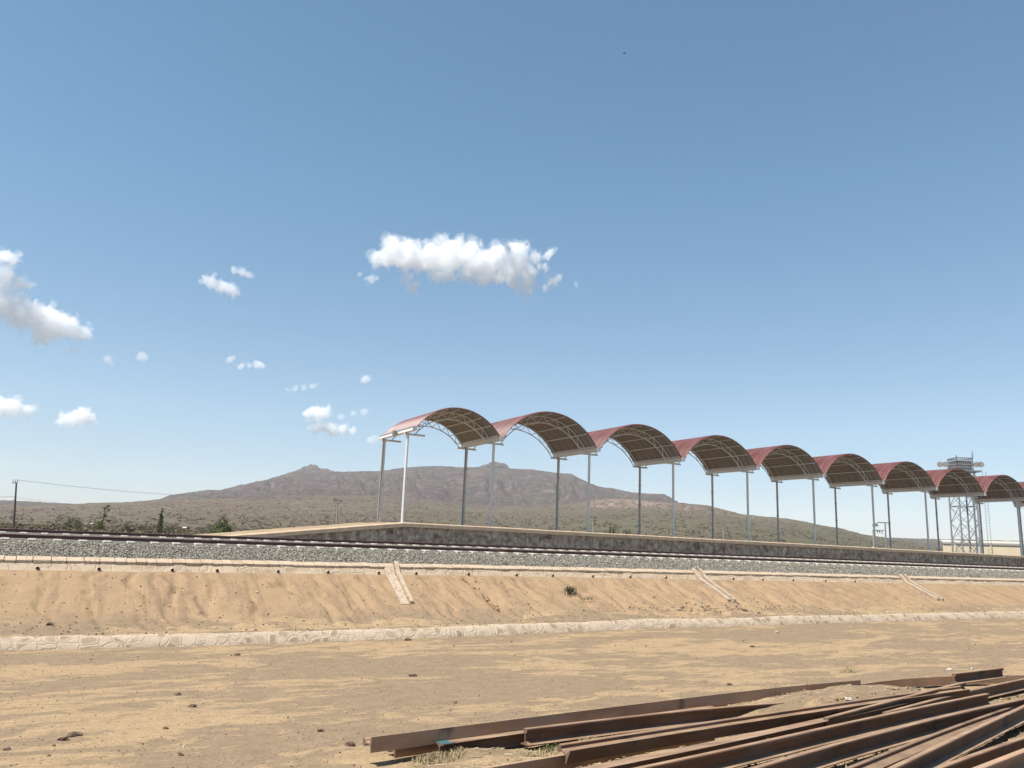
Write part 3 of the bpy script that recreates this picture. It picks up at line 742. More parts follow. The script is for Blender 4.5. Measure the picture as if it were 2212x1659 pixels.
# ------------------------------------------------------------------ canopies
SX = [14.92]+[19.68+6*i for i in range(11)]      # support lines
YN, YF, Y0, Y1 = 36.08, 39.12, 35.10, 39.45
PB, PT = EYE+1.12, EYE+5.30
def support(par, X, side_lo, side_hi, paint, lit=False):
    for Yp in (YN, YF):
        m = MB(); m.tube((X, Yp, PB), (X, Yp, PT), .068, n=16)
        m.box(X-.13, X+.13, Yp-.13, Yp+.13, PB-.02, PB+.02)
        post = m.build('post', paint, par)
        if Yp == YF:
            d = MB(); d.tube((X-.105, Yp-.06, PB+.05), (X-.105, Yp-.06, PT+.1), .034, n=10)
            dp = d.build('downpipe', M['pipe'], post)
            for zc in (PB+.7, PB+1.9, PB+3.1):
                MB().tube((X-.03, Yp-.02, zc), (X-.03, Yp-.02, zc+.03), .11, n=12).build('pipe_clamp', M['pipe'], post)
        b = MB(); b.tube((X+side_lo, Yp, PT+.055), (X+side_hi, Yp, PT+.055), .05, n=12)
        b.build('crossbar', paint, par)
        # knee plates carrying the gutter beam
        MB().box(X-.10, X+.02, Yp-.05, Yp+.05, PT+.09, PT+.125).build('bearing_plate', M['steel'], par)
    xa, xb = X-.185, X+.035
    g = MB()
    g.box(xa+.012, xb-.012, Y0+.012, Y1-.012, EYE+5.425, EYE+5.437)
    g.box(xa, xa+.012, Y0, Y1, EYE+5.425, EYE+5.61); g.box(xb-.012, xb, Y0, Y1, EYE+5.425, EYE+5.61)
    g.box(xa-.03, xa-.002, Y0, Y1, EYE+5.595, EYE+5.612); g.box(xb+.002, xb+.03, Y0, Y1, EYE+5.595, EYE+5.612)
    gu = g.build('gutter', paint, par)
    for ye, s in ((Y0, -1), (Y1, 1)):
        e = MB(); e.box(xa+.013, xb-.013, min(ye, ye+.01*s)+.0, max(ye, ye+.01*s), EYE+5.44, EYE+5.60)
        for (a0, a1, b0, b1) in ((xa, xb, 5.415, 5.438), (xa, xb, 5.602, 5.622), (xa, xa+.02, 5.4385, 5.6015), (xb-.02, xb, 5.4385, 5.6015)):
            e.box(a0, a1, min(ye+.002*s, ye+.022*s), max(ye+.002*s, ye+.022*s), EYE+b0, EYE+b1)
        e.build('end_cap', M['white'], gu)
def arc_roof(par, xa, xb, zs, apex):
    """barrel vault between xa and xb springing at zs, crown at apex (above eye)"""
    h = apex-zs; c = (xb-xa)/2; xm = (xa+xb)/2
    R = (c*c+h*h)/(2*h); zc = apex-R; th = math.asin(c/R)
    NA = 36; wl_ = .19; per = 8
    ys = np.arange(0, (Y1-Y0)/wl_*per+1)*wl_/per+Y0
    ph = ((ys-Y0)/wl_) % 1.0
    amp = .026-.052*np.clip((np.abs(ph-.5)-.22)/.08, 0, 1)
    A = np.linspace(-th, th, NA)
    V = []
    for off in (0.0, -.008):
        AA, YY = np.meshgrid(A, ys, indexing='ij'); RR = R+np.tile(amp, (NA, 1))+off
        V.append(np.stack([xm+RR*np.sin(AA), YY, EYE+zc+RR*np.cos(AA)], -1).reshape(-1, 3))
    nY = len(ys); n0 = NA*nY
    F = grid_faces(NA, nY)
    Fb = F[:, ::-1]+n0
    ed = []
    for i in range(NA-1):
        for j in (0, nY-1):
            a_, b_ = i*nY+j, (i+1)*nY+j
            ed.append((a_, b_, b_+n0, a_+n0) if j else (b_, a_, a_+n0, b_+n0))
    for j in range(nY-1):
        for i in (0, NA-1):
            a_, b_ = i*nY+j, i*nY+j+1
            ed.append((b_, a_, a_+n0, b_+n0) if i else (a_, b_, b_+n0, a_+n0))
    FF = np.concatenate([F, Fb, np.array(ed)])
    o = fast_mesh('roof_sheet', np.concatenate(V), FF, M['red'], parent=par)
    o.data.materials.append(M['under'])
    mi = np.zeros(len(FF), dtype=np.int32); mi[len(F):len(F)*2] = 1
    o.data.polygons.foreach_set('material_index', mi)
    # purlins along the vault
    NP = 9
    for k in range(NP):
        t = -th*.975+2*th*.975*k/(NP-1); r = R-.055
        px, pz = xm+r*math.sin(t), EYE+zc+r*math.cos(t)
        m = MB(); m.beam((px, Y0+.03, pz), (px, Y1-.03, pz), .045, .05)
        m.box(px-.026, px+.026, Y0+.0, Y0+.028, pz-.03, pz+.03, 1)
        m.build('purlin', [M['truss'], M['black']], par)
    # lattice arches
    for Yp in (YN, YF):
        m = MB(); Rt = R-.11
        top = [(xm+Rt*math.sin(t), Yp, EYE+zc+Rt*math.cos(t)) for t in np.linspace(-th, th, 25)]
        cb = c-.34 if c < 2.6 else 2.53
        xl, xr_ = xm+.02-cb, xm+.02+cb; hb = apex-.456-5.40; Rb = (cb*cb+hb*hb)/(2*hb); zb = apex-.456-Rb; tb = math.asin(cb/Rb)
        bot = lambda t: (xm+.02+Rb*math.sin(t), Yp, EYE+zb+Rb*math.cos(t))
        m.path(top, .026, 6); m.path([bot(t) for t in np.linspace(-tb, tb, 25)], .026, 6)
        n_ = 8
        tp = [(xm+Rt*math.sin(t), Yp, EYE+zc+Rt*math.cos(t)) for t in np.linspace(-th*.975, th*.975, n_+1)]
        bt = [bot(t) for t in np.linspace(-tb*.88, tb*.88, n_)]
        for k in range(n_):
            m.tube(tp[k], bt[k], .018, n=5); m.tube(bt[k], tp[k+1], .018, n=5)
        m.build('arch_truss', M['truss'], par)
grp = 'arched canopies in a row on the platform'
ords = ['first', 'second', 'third', 'fourth', 'fifth', 'sixth', 'seventh', 'eighth', 'ninth', 'tenth']
c1 = thing('platform_canopy', 'leftmost red arched canopy, lower than the rest, on bright white posts beside the ramp', 'canopy', (SX[0], YN, PB), grp)
support(c1, SX[0], -.18, .89, M['white']); support(c1, SX[1], -.54, .56, M['steel'])
arc_roof(c1, SX[0]+.03, SX[1]-.18, 5.63, 6.78)
c2 = thing('platform_canopy', 'second red arched canopy from the left, above the small rounded mountain peak', 'canopy', (SX[1], YN, PB), grp)
support(c2, SX[2], -.54, .56, M['steel'])
arc_roof(c2, SX[1]+.03, SX[2]-.18, 5.63, 7.215)
rest = ['third red arched canopy from the left, with rocky cliff seen between its posts', 'fourth red arched canopy from the left, over the falling end of the mountain',
        'fifth red arched canopy from the left end of the platform', 'sixth red arched canopy from the left end of the platform', 'seventh red arched canopy from the left, second before the steel tower',
        'eighth red arched canopy from the left, directly in front of the steel tower top', 'ninth red arched canopy from the left, just right of the steel tower', 'rightmost red arched canopy, cut by the right edge of the picture']
for i, lb in enumerate(rest):
    c = copy_tree(c2); c['label'] = lb; c.location = (SX[2+i], YN, PB)

# floodlight on the first gutter
fl = thing('floodlight', 'small grey floodlight bolted to the white gutter above the leftmost posts', 'floodlight', (14.66, 36.95, EYE+5.40))
MB().hexa([(14.55, 36.82, EYE+5.36), (14.70, 36.90, EYE+5.40), (14.70, 37.12, EYE+5.40), (14.55, 37.16, EYE+5.36), (14.53, 36.82, EYE+5.58), (14.70, 36.90, EYE+5.55), (14.70, 37.12, EYE+5.55), (14.53, 37.16, EYE+5.58)]).build('housing', M['alu'], fl)
MB().hexa([(14.535, 36.84, EYE+5.385), (14.548, 36.84, EYE+5.385), (14.548, 37.14, EYE+5.385), (14.535, 37.14, EYE+5.385), (14.52, 36.84, EYE+5.56), (14.529, 36.84, EYE+5.56), (14.529, 37.14, EYE+5.56), (14.52, 37.14, EYE+5.56)]).build('glass', M['glass'], fl)
MB().beam((14.66, 36.99, EYE+5.48), (14.735, 36.99, EYE+5.48), .03, .03).path([(14.68, 36.9, EYE+5.42), (14.72, 36.8, EYE+5.34), (14.78, 36.7, EYE+5.36), (14.74, 36.62, EYE+5.42)], .008, 5).build('bracket', M['black'], fl)

# ------------------------------------------------------------------ loose rails in the yard
SEC = rail_section(.176, .150, .073, .0165)
def yard_rail(label, pts, pose='up', tilt=0.0, mat='rust', ref=None, paint=False, holes=True, ext=(0, 0)):
    """pts: the reference edge; pose: how the rail lies"""
    P = [Vector(p) for p in pts]
    if ext[0]: P.insert(0, P[0]+(P[0]-P[1]).normalized()*ext[0])
    if ext[1]: P.append(P[-1]+(P[-1]-P[-2]).normalized()*ext[1])
    # resample smoothly
    d = [0]
    for p_, q_ in zip(P[:-1], P[1:]): d.append(d[-1]+(q_-p_).length)
    n_ = max(6, int(d[-1]/.6)); Q = []
    A_ = np.array([tuple(p_) for p_ in P])
    for s_ in np.linspace(0, d[-1], n_): Q.append([float(np.interp(s_, d, A_[:, k])) for k in range(3)])
    Q = np.array(Q)
    for _ in range(4): Q[1:-1] = (Q[:-2]+2*Q[1:-1]+Q[2:])/4
    if ref is None: ref = {'up': (-.036, .176), 'foot': (.075, 0), 'down': (-.075, 0)}[pose]
    vs = []
    for i in range(n_):
        T = Vector(Q[min(i+1, n_-1)])-Vector(Q[max(i-1, 0)]); T.normalize()
        N = Vector((-T.y, T.x, 0)).normalized(); U = T.cross(N)*1.0
        if U.z < 0: U = -U
        c_, s_ = math.cos(tilt), math.sin(tilt)
        if pose == 'up': eu, ev = N*c_-U*s_, U*c_+N*s_
        elif pose == 'foot': eu, ev = U*c_-N*s_, N*c_+U*s_
        else: eu, ev = N*c_-U*s_, -U*c_-N*s_
        for u, v in SEC: vs.append(Vector(Q[i])+eu*(u-ref[0])+ev*(v-ref[1]))
    k = len(SEC)
    t = thing('steel_rail', label, 'rail', (Q[0][0], Q[0][1], 0), 'loose rails piled in the yard')
    m = MB()
    m.add(vs, [(i*k+q, i*k+(q+1) % k, (i+1)*k+(q+1) % k, (i+1)*k+q) for i in range(n_-1) for q in range(k)])
    m.add(vs, [tuple(range(k-1, -1, -1)), tuple((n_-1)*k+q for q in range(k))], 1)
    if paint: m.m = [2 if (q < 9 and pose == 'up' and 8 <= q <= 10) else x for q, x in enumerate(m.m)]
    m.build('rail_bar', [M[mat], M['ends']], t)
    if holes:
        # bolt holes in the web near the end: dark discs on the visible web side
        def W(u, v, s_):
            T = (Vector(Q[1])-Vector(Q[0])).normalized(); N = Vector((-T.y, T.x, 0)).normalized(); U = T.cross(N)
            if U.z < 0: U = -U
            c_, s2 = math.cos(tilt), math.sin(tilt)
            eu, ev = {'up': (N*c_-U*s2, U*c_+N*s2), 'foot': (U*c_-N*s2, N*c_+U*s2), 'down': (N*c_-U*s2, -U*c_-N*s2)}[pose]
            return Vector(Q[0])+T*s_+eu*(u-ref[0])+ev*(v-ref[1])
        for s_ in (.09, .25):
            MB().tube(W(-.0088, .085, s_), W(-.0102, .085, s_), .014, n=10).build('bolt_hole', M['ends'], t)
    return t, W if holes else None
yard_rail('rail on its side along the far edge of the pile, flat foot facing the viewer', [(3.22, 8.22, .30), (5.43, 8.56, .30), (8.1, 8.95, .30), (10.41, 9.3, .29), (12.48, 9.48, .27)], 'foot', 0.0, 'rust2', holes=False)
yard_rail('rusty rail on its side on the ground beneath the long far rail, by dry grass', [(3.60, 8.49, .15), (6.0, 8.87, .15), (9.6, 9.42, .14)], 'foot', 0.0, 'rust2', holes=False)
r3, W3 = yard_rail('upturned rusty rail with teal paint on its left end, beside the dry grass', [(4.02, 8.20, .172), (5.19, 8.40, .172), (8.6, 8.93, .16)], 'down')
_t = MB(); _a = Vector((4.023, 8.203, .1735)); _T = Vector((.986, .168, 0)); _N = Vector((-.168, .986, 0)); _U = Vector((0, 0, .0018))
_q = [_a+_N*.004, _a+_T*.17+_N*.004, _a+_T*.12+_N*.06, _a+_T*.15+_N*.144, _a+_N*.144]
_t.add(_q+[p_+_U for p_ in _q], [(4, 3, 2, 1, 0), (5, 6, 7, 8, 9)]+[(k, (k+1) % 5, (k+1) % 5+5, k+5) for k in range(5)])
_t.build('blue_paint_mark', M['blue'], r3)
yard_rail('upright rusty rail resting above the others, its far end buried in the sand heap', [(5.07, 8.23, .245), (6.82, 8.42, .245), (8.39, 8.55, .235), (9.9, 8.74, .185), (10.6, 8.84, .14)], 'up')
yard_rail('tipped rail with raised head and two bolt holes at its left end', [(4.9, 7.12, .27), (5.85, 7.26, .27), (7.35, 7.47, .27), (8.69, 7.64, .27), (10.69, 7.9, .27), (12.3, 8.07, .27), (13.6, 8.25, .26)], 'foot', math.radians(24), 'rust')
yard_rail('rail on its side running out of the bottom edge under the tipped rail', [(4.05, 7.28, .15), (5.04, 7.45, .15), (7.5, 7.8, .14)], 'foot', 0.0, 'rust2', ext=(2.5, 0), holes=False)
yard_rail('upturned rail with its flat foot on top, just behind the longest upright rail', [(5.06, 6.69, .20), (5.95, 6.85, .20), (6.89, 7.01, .20), (8.33, 7.33, .20), (10.48, 7.75, .20), (12.92, 8.30, .20), (14.05, 8.5, .20)], 'down', 0, 'rust', ext=(2.5, 0), holes=False)
yard_rail('long upright rail with worn grey head across the middle of the pile', [(5.22, 6.35, .26), (6.45, 6.56, .26), (7.78, 6.84, .26), (9.75, 7.21, .26), (11.85, 7.60, .26), (13.47, 7.86, .26)], 'up', 0, 'rust', ext=(3.0, 0))
yard_rail('upright rail reaching the right edge behind the grey headed rail', [(10.48, 7.56, .21), (13.97, 8.42, .21), (16.31, 8.86, .21)], 'up', 0, 'rust', ext=(0, 3))
yard_rail('short rail laid askew over the others, its right end free beside the sand', [(9.2, 7.50, .235), (12.4, 8.18, .30), (14.03, 8.58, .30)], 'up', 0, 'rust', holes=False)
yard_rail('upright rail propped on blocks in front of the grey headed rail', [(6.33, 5.95, .26), (7.85, 6.34, .26), (8.75, 6.49, .26), (11.15, 6.99, .26), (13.47, 7.34, .26)], 'up', 0, 'rust', ext=(3, 4))
yard_rail('upright rail crossing the lower right corner steeply, above bare rubble', [(7.68, 5.42, .27), (8.99, 5.82, .27), (12.63, 6.89, .27)], 'up', 0, 'rust', ext=(2, 4))
yard_rail('thick dark rail below the steep one at the lower right', [(7.86, 5.35, .17), (9.45, 5.66, .19), (10.83, 5.90, .20)], 'up', 0, 'rust', ext=(2, 4), holes=False)
yard_rail('greyish rail close to the lower right corner', [(8.42, 5.08, .25), (9.8, 5.36, .25)], 'up', 0, 'rust2', ext=(2, 4), holes=False)
yard_rail('dark rail lying low on the rubble under the propped rail', [(7.0, 5.55, .14), (10.4, 6.48, .15), (13.0, 7.12, .15)], 'foot', .5, 'rust', holes=False, ext=(2, 1))
yard_rail('brown rail cutting the extreme lower right corner of the picture', [(8.98, 4.93, .19), (9.53, 5.05, .19)], 'up', 0, 'rust', ext=(2, 4), holes=False)
yard_rail('bent rail on its side continuing the far edge of the pile to the right', [(12.5, 9.62, .165), (13.3, 9.75, .19), (14.17, 9.83, .19), (14.92, 9.72, .20), (15.95, 9.54, .20), (17.04, 9.24, .20), (18.2, 8.95, .2)], 'foot', 0, 'rust2', holes=False)
yard_rail('short dark rail end sticking up over the bent rail at the far right', [(14.62, 9.12, .34), (16.36, 9.24, .36)], 'up', 0, 'rust', holes=False)
# supports and rubble under the pile
blocks = [(8.9, 6.40, .10, .12, .05, 'dark timber block under the rails near the lower middle'), (9.75, 6.35, .08, .12, .10, 'small dark block below the propped rail'), (11.1, 7.3, .09, .10, .04, 'dark block supporting the long grey headed rail'), (9.0, 7.1, .09, .1, .05, 'dark block under the left part of the grey headed rail'), (11.9, 6.35, .07, .07, .08, 'small red brown block between two lower right rails')]
for bx_, by_, w_, d_, h_, lb in blocks:
    t = MB(); z0 = float(ground_z(bx_, by_))
    t.hexa([(bx_-w_, by_-d_, z0-.02), (bx_+w_, by_-d_*.9, z0-.02), (bx_+w_*.9, by_+d_, z0-.02), (bx_-w_, by_+d_*.9, z0-.02), (bx_-w_*.95, by_-d_*.9, z0+h_), (bx_+w_*.9, by_-d_*.85, z0+h_+.01), (bx_+w_*.9, by_+d_*.9, z0+h_), (bx_-w_*.9, by_+d_*.85, z0+h_)])
    t.build('timber_block', M['wood'], None, lb, None, 'block', 'blocks under the rail pile')

# ------------------------------------------------------------------ loose stones, pebbles, straw
def rock(x, y, s, label, mat='rock', sq=(1.3, 1, .7), name='rock', zoff=.25):
    import bmesh
    bm = bmesh.new(); bmesh.ops.create_icosphere(bm, subdivisions=2, radius=1)
    o = Vector((x*3.1, y*1.7, s*40))
    z0 = float(ground_z(x, y))
    for v in bm.verts:
        d = 1+.6*noise.noise(v.co*1.3+o)+.35*noise.noise(v.co*3.3+o)
        c = v.co*d; v.co = Vector((x+c.x*s*sq[0], y+c.y*s*sq[1], z0+(c.z+zoff)*s*sq[2]))
    me = bpy.data.meshes.new(name); bm.to_mesh(me); bm.free(); me.materials.append(M[mat])
    o_ = bpy.data.objects.new(name, me); COL.objects.link(o_)
    return tag(o_, label, 'rock', 'loose rocks in the yard')
R_ = [(2.06, 12.87, .055, 'dark brown squarish rock alone on grey earth left of centre', 'rock'), (2.12, 11.99, .055, 'dark brown rock just below the squarish one, pale sand beside it', 'rock'),
      (3.70, 16.83, .075, 'dark rock standing close below the stone kerb on the left', 'rock'), (.66, 10.64, .075, 'long flat brown rock near the lower left corner', 'rock'),
      (.56, 10.44, .05, 'smaller flat rock touching the long flat brown rock', 'rock'), (.04, 10.25, .04, 'small dark rock at the lower left edge', 'rock'),
      (1.62, 10.70, .035, 'small round dark rock on the pale sand patch', 'rock'), (7.93, 18.35, .10, 'dark lump lying right against the kerb below the bank', 'rock'),
      (5.94, 13.46, .075, 'grey brown rock in the middle of the bare yard', 'rock'), (5.61, 11.13, .045, 'grey rock above the pile of rails, left', 'rock'),
      (3.27, 8.98, .07, 'brown rock to the left of the rail ends', 'rock'), (5.21, 8.54, .05, 'pale grey stone between the blue painted rail and the raised rail', 'paler'),
      (11.05, 11.11, .06, 'dark flat rock above the middle of the long far rail', 'rock'), (15.71, 15.0, .07, 'brown lump on the right part of the yard', 'rock'),
      (18.55, 16.78, .09, 'pale flat stone in a small group at the right', 'paler'), (3.22, 9.86, .05, 'low brown clod in the rough ground left of the rails', 'rock'),
      (17.63, 11.13, .09, 'white lump at the far right behind the bent rail', 'whitish'), (18.56, 11.2, .05, 'small whitish stone right of the white lump', 'whitish'),
      (10.9, 8.52, .075, 'white broken lump lying on the sand heap', 'whitish'), (3.8, 19.7, .06, 'pale angular stone on the ledge above the kerb', 'paler'), (.5, 20.2, .09, 'dark brown clod on the ledge at the left edge', 'rock'),
      (21.0, 20.35, .10, 'reddish brown stone in the rubble at the foot of the bank', 'rock'), (21.6, 20.3, .08, 'brown stone right of the reddish one at the foot of the bank', 'rock')]
for x, y, s, lb, mt in R_: rock(x, y, s*.78, lb, mt, (1.15, .9, .62))

n = 5200
X = rng.random(n)**1.2*26-1.5; Y = 5.5+rng.random(n)**1.15*13.0
S = rng.uniform(.004, .014, n)*(1+(rng.random(n) > .97)*1.2)
X2 = rng.uniform(-1, 34, 2600); Y2 = 18.95+rng.random(2600)**2.0*4.0; S2 = rng.uniform(.007, .026, 2600)*(1+(rng.random(2600) > .97)*.8)
X3 = rng.normal(20.0, 2.4, 350); Y3 = 20.35+rng.exponential(.28, 350); S3 = rng.uniform(.012, .04, 350)
X = np.concatenate([X, X2, X3]); Y = np.concatenate([Y, Y2, Y3]); S = np.concatenate([S, S2, S3])
ok = ~((Y > 18.5) & (Y < 18.95)); X, Y, S = X[ok], Y[ok], S[ok]
stones('pebbles', np.stack([X, Y, ground_z(X, Y)+S*.3], 1), S, M['pebbles'], flat=.7, kind='stuff', label='small stones and clods strewn over the dry earth', cat='pebbles')
Yc_ = rng.uniform(20.7, 22.95, 260); Xc_ = np.interp(Yc_, [20.5, 21.2, 22.0, 23.0], [11.75, 11.85, 11.9, 11.72])+rng.normal(0, .05, 260)+fbm(Yc_*4, 0*Yc_, 2, 2)*.05
M['redsoil'] = islandcol("red_clods", [(0.0, (0.13, 0.065, 0.035)), (1.0, (0.28, 0.15, 0.085))])
stones('crack_rubble', np.stack([Xc_, Yc_, ground_z(Xc_, Yc_)+.01], 1), rng.uniform(.012, .036, 260), M['redsoil'], flat=.8, kind='stuff', label='dark reddish crumbs along the eroded crack in the bank', cat='soil')
n = 9000
X = rng.random(n)*14-1.0; Y = 5.5+rng.random(n)**1.6*8.0
kk = vnoise(X*.9, Y*1.3, 77) > .42; X, Y = X[kk], Y[kk]
M['clods'] = islandcol("earth_clods", [(0.0, (0.22, 0.145, 0.085)), (0.7, (0.40, 0.275, 0.16)), (1.0, (0.56, 0.42, 0.27))])
stones('clods', np.stack([X, Y, ground_z(X, Y)+.002], 1), rng.uniform(.004, .013, len(X)), M['clods'], flat=.6, kind='stuff', label='small crumbly clods on the yard near the rails', cat='clods')
# rubble below the rails
n = 1500
X = rng.uniform(3.0, 16, n); Y = 5.2+(X-6)*.16+rng.random(n)*2.6
stones('rubble', np.stack([X, Y, ground_z(X, Y)+.005], 1), rng.uniform(.012, .055, n), M['clods'], flat=.6, kind='stuff', label='broken stones under the pile of rails', cat='rubble')

def blades(name, C, n, spread, h, mat, label, cat, w=.004, kind='stuff', droop=.6):
    """C: list of (x,y,r,weight)"""
    V = []; F = []
    tot = sum(c[3] for c in C)
    for (x, y, r, wt) in C:
        for _ in range(int(n*wt/tot)):
            a_ = random.uniform(0, 2*math.pi); q = r*math.sqrt(random.random())
            px, py = x+math.cos(a_)*q*1.6, y+math.sin(a_)*q; pz = float(ground_z(px, py))-.005
            hh = h*random.uniform(.4, 1.1); b_ = random.uniform(0, 2*math.pi); lean = random.uniform(.2, droop)*hh
            dx_, dy_ = math.cos(b_), math.sin(b_); sx, sy = -dy_*w, dx_*w
            i = len(V)
            V += [(px-sx, py-sy, pz), (px+sx, py+sy, pz), (px+dx_*lean*.5+sx*.7, py+dy_*lean*.5+sy*.7, pz+hh*.6), (px+dx_*lean*.5-sx*.7, py+dy_*lean*.5-sy*.7, pz+hh*.6),
                  (px+dx_*lean*1.3, py+dy_*lean*1.3, pz+hh)]
            F += [(i, i+1, i+2), (i, i+2, i+3), (i+3, i+2, i+4)]
    return fast_mesh(name, np.array(V), np.array(F), mat, kind=kind, label=label, cat=cat)
blades('dry_grass', [(3.98, 8.16, .17, 4), (3.85, 8.25, .10, 1.5), (5.1, 8.0, .15, 1.0), (6.3, 8.05, .25, 1.5), (5.9, 8.2, .1, 1), (11.2, 7.0, .25, 1), (9.2, 6.3, .4, 1.5), (8.1, 6.0, .4, 1.5), (13.2, 7.5, .5, 1.5)], 2600, 1, .055, M['straw'], 'dry yellow grass around the rail ends', 'grass')
V = []; F = []
for _ in range(900):           # loose straws and twigs
    x = random.uniform(2.8, 15); y = 5.3+(x-6)*.16+random.random()*3.4
    if random.random() < .45: x = random.uniform(3.2, 7.5); y = random.uniform(7.2, 8.2)
    z = float(ground_z(x, y))+.006; a_ = random.uniform(-.6, .9); L = random.uniform(.03, .16); w = random.uniform(.002, .006)
    d = (math.cos(a_)*L, math.sin(a_)*L); i = len(V)
    V += [(x, y-w, z), (x+d[0], y+d[1]-w, z+.004), (x+d[0], y+d[1]+w, z+.008), (x, y+w, z+.006)]; F.append((i, i+1, i+2, i+3))
for _ in range(34):            # pale dry stalks and splinters
    x = random.gauss(9.3, 1.1); y = 5.9+(x-7.5)*.24+random.uniform(-.1, .35); z = float(ground_z(x, y))+.03; a_ = random.uniform(-.5, .7); L = random.uniform(.18, .5); w = random.uniform(.008, .02)
    i = len(V); d = (math.cos(a_)*L, math.sin(a_)*L)
    V += [(x, y-w, z), (x+d[0], y+d[1]-w*.5, z+.02), (x+d[0], y+d[1]+w*.5, z+.035), (x, y+w, z+.02)]; F.append((i, i+1, i+2, i+3))
fast_mesh('straw', np.array(V), np.array(F), M['straw'], kind='stuff', label='loose dry straw scattered between the rails', cat='straw')

# ------------------------------------------------------------------ plants
def leaf_cloud(n, shape, size, name, mat, par, flat=1.0):
    """n small leaf clumps with points from shape()"""
    V = []; F = []
    for _ in range(n):
        p = Vector(shape()); s = size*random.uniform(.5, 1.3)
        a_ = Vector((random.gauss(0, 1), random.gauss(0, 1), random.gauss(0, 1))).normalized(); b_ = a_.orthogonal().normalized(); c_ = a_.cross(b_)
        i = len(V); V += [p+b_*s, p+c_*s*.6, p-b_*s, p-c_*s*.6]; F.append((i, i+1, i+2, i+3))
    return fast_mesh(name, np.array([tuple(v) for v in V]), np.array(F), mat, parent=par)
def tree(az, r, h, w, label, kind='bush', mat='leaf', n=700, name='tree'):
    x, y = r*math.sin(math.radians(az)), r*math.cos(math.radians(az)); z = float(hill_z(np.array([x]), np.array([y]))[0])-.1
    if h < 5: h *= .85
    t = thing(name, label, 'tree', (x, y, z), 'trees on the plain beyond the tracks')
    tr = MB(); pts = [Vector((x, y, z))]
    for k in range(1, 5): pts.append(Vector((x+random.uniform(-.06, .06)*w, y+random.uniform(-.06, .06)*w, z+h*.85*k/4)))
    for k in range(4): tr.tube(pts[k], pts[k+1], .035*h*(1-k/4.5)*.6, .035*h*(1-(k+1)/4.5)*.6, 7)
    lobes = []
    for k in range(11 if kind == 'bush' else 9):
        f = k/(10 if kind == 'bush' else 8)
        if kind == 'bush':
            u_ = random.uniform(-.42, .42); lobes.append((Vector((x+u_*w, y+random.gauss(0, .22)*w, z+h*(.08+(.80-abs(u_-.15)*.9)*random.random()))), w*random.uniform(.20, .33)))
        elif kind == 'cone':
            lobes.append((Vector((x+random.uniform(-.06, .06)*w, y, z+h*(.12+.85*f))), w*.5*(1-f)**.8+.05*w))
        else:
            lobes.append((Vector((x+random.gauss(0, .2)*w, y+random.gauss(0, .2)*w, z+h*(.3+.65*random.random()))), w*random.uniform(.08, .17)))
    for c_, rr in lobes:
        tr.tube(pts[2], c_, .007*h, .003*h, 5)
    tr.build('trunk', M['bark'], t)
    def shp():
        c_, rr = random.choice(lobes)
        v = Vector((random.gauss(0, 1), random.gauss(0, 1), random.gauss(0, 1))).normalized()*rr*random.random()**.4
        return c_+v
    leaf_cloud(int(n*2.2), shp, .022*h+.03, 'crown', M[mat], t)
    return t
tree(10.75, 160, 5.4, 3.4, 'bushy green tree at the foot of the ramp, the largest beyond the track', 'bush', 'leaf', 1500)
tree(10.2, 150, 3.0, 2.4, 'lower yellowish green bush at the left side of the large green tree', 'bush', 'leaf', 700)
tree(6.85, 170, 5.2, 1.3, 'slim pointed conifer rising above the track', 'cone', 'leaf', 700, 'conifer')
tree(3.36, 170, 3.3, 2.2, 'round green bush with a bare thin tree above it, left of the conifer', 'bush', 'leaf', 700)
tree(3.55, 185, 6.2, 1.6, 'thin nearly bare tree above the round green bush', 'bare', 'dleaf', 90)
tree(1.75, 180, 3.4, 3.0, 'low dark green bush near the leftmost pole', 'bush', 'dleaf', 700)
tree(2.2, 165, 2.4, 1.8, 'small bright green bush right of the dark one near the leftmost pole', 'bush', 'leaf', 500)
tree(4.9, 200, 3.2, 1.9, 'small dark bush between the bare tree and the conifer', 'bush', 'dleaf', 500)
tree(5.9, 240, 3.4, 2.8, 'greyish bush just left of the conifer', 'bush', 'dleaf', 500)
tree(7.6, 260, 4.0, 4.0, 'wide grey green bush right of the conifer', 'bush', 'dleaf', 500)
tree(9.5, 300, 4.0, 4.5, 'hazy grey green bush left of the large green tree', 'bush', 'dleaf', 500)
for az, lb, hh in ((37.15, 'spiky upright dark succulent plant beyond the platform', 1.9), (38.1, 'smaller spiky succulent right of the taller one beyond the platform', 1.5)):
    r = 70; x, y = r*math.sin(math.radians(az)), r*math.cos(math.radians(az)); z = PZ-.35
    m = MB()
    for _ in range(26):
        a_ = random.uniform(0, 6.28); q = random.random()*.45; bx_, by_ = x+math.cos(a_)*q, y+math.sin(a_)*q
        m.tube((bx_, by_, z), (bx_+random.uniform(-.22, .22), by_+random.uniform(-.2, .2), z+hh*random.uniform(.5, 1.0)), .055, .02, 6)
    t = thing('succulent', lb, 'plant', (x, y, z), 'spiky plants beyond the platform')
    m.build('stems', M['dleaf'], t)
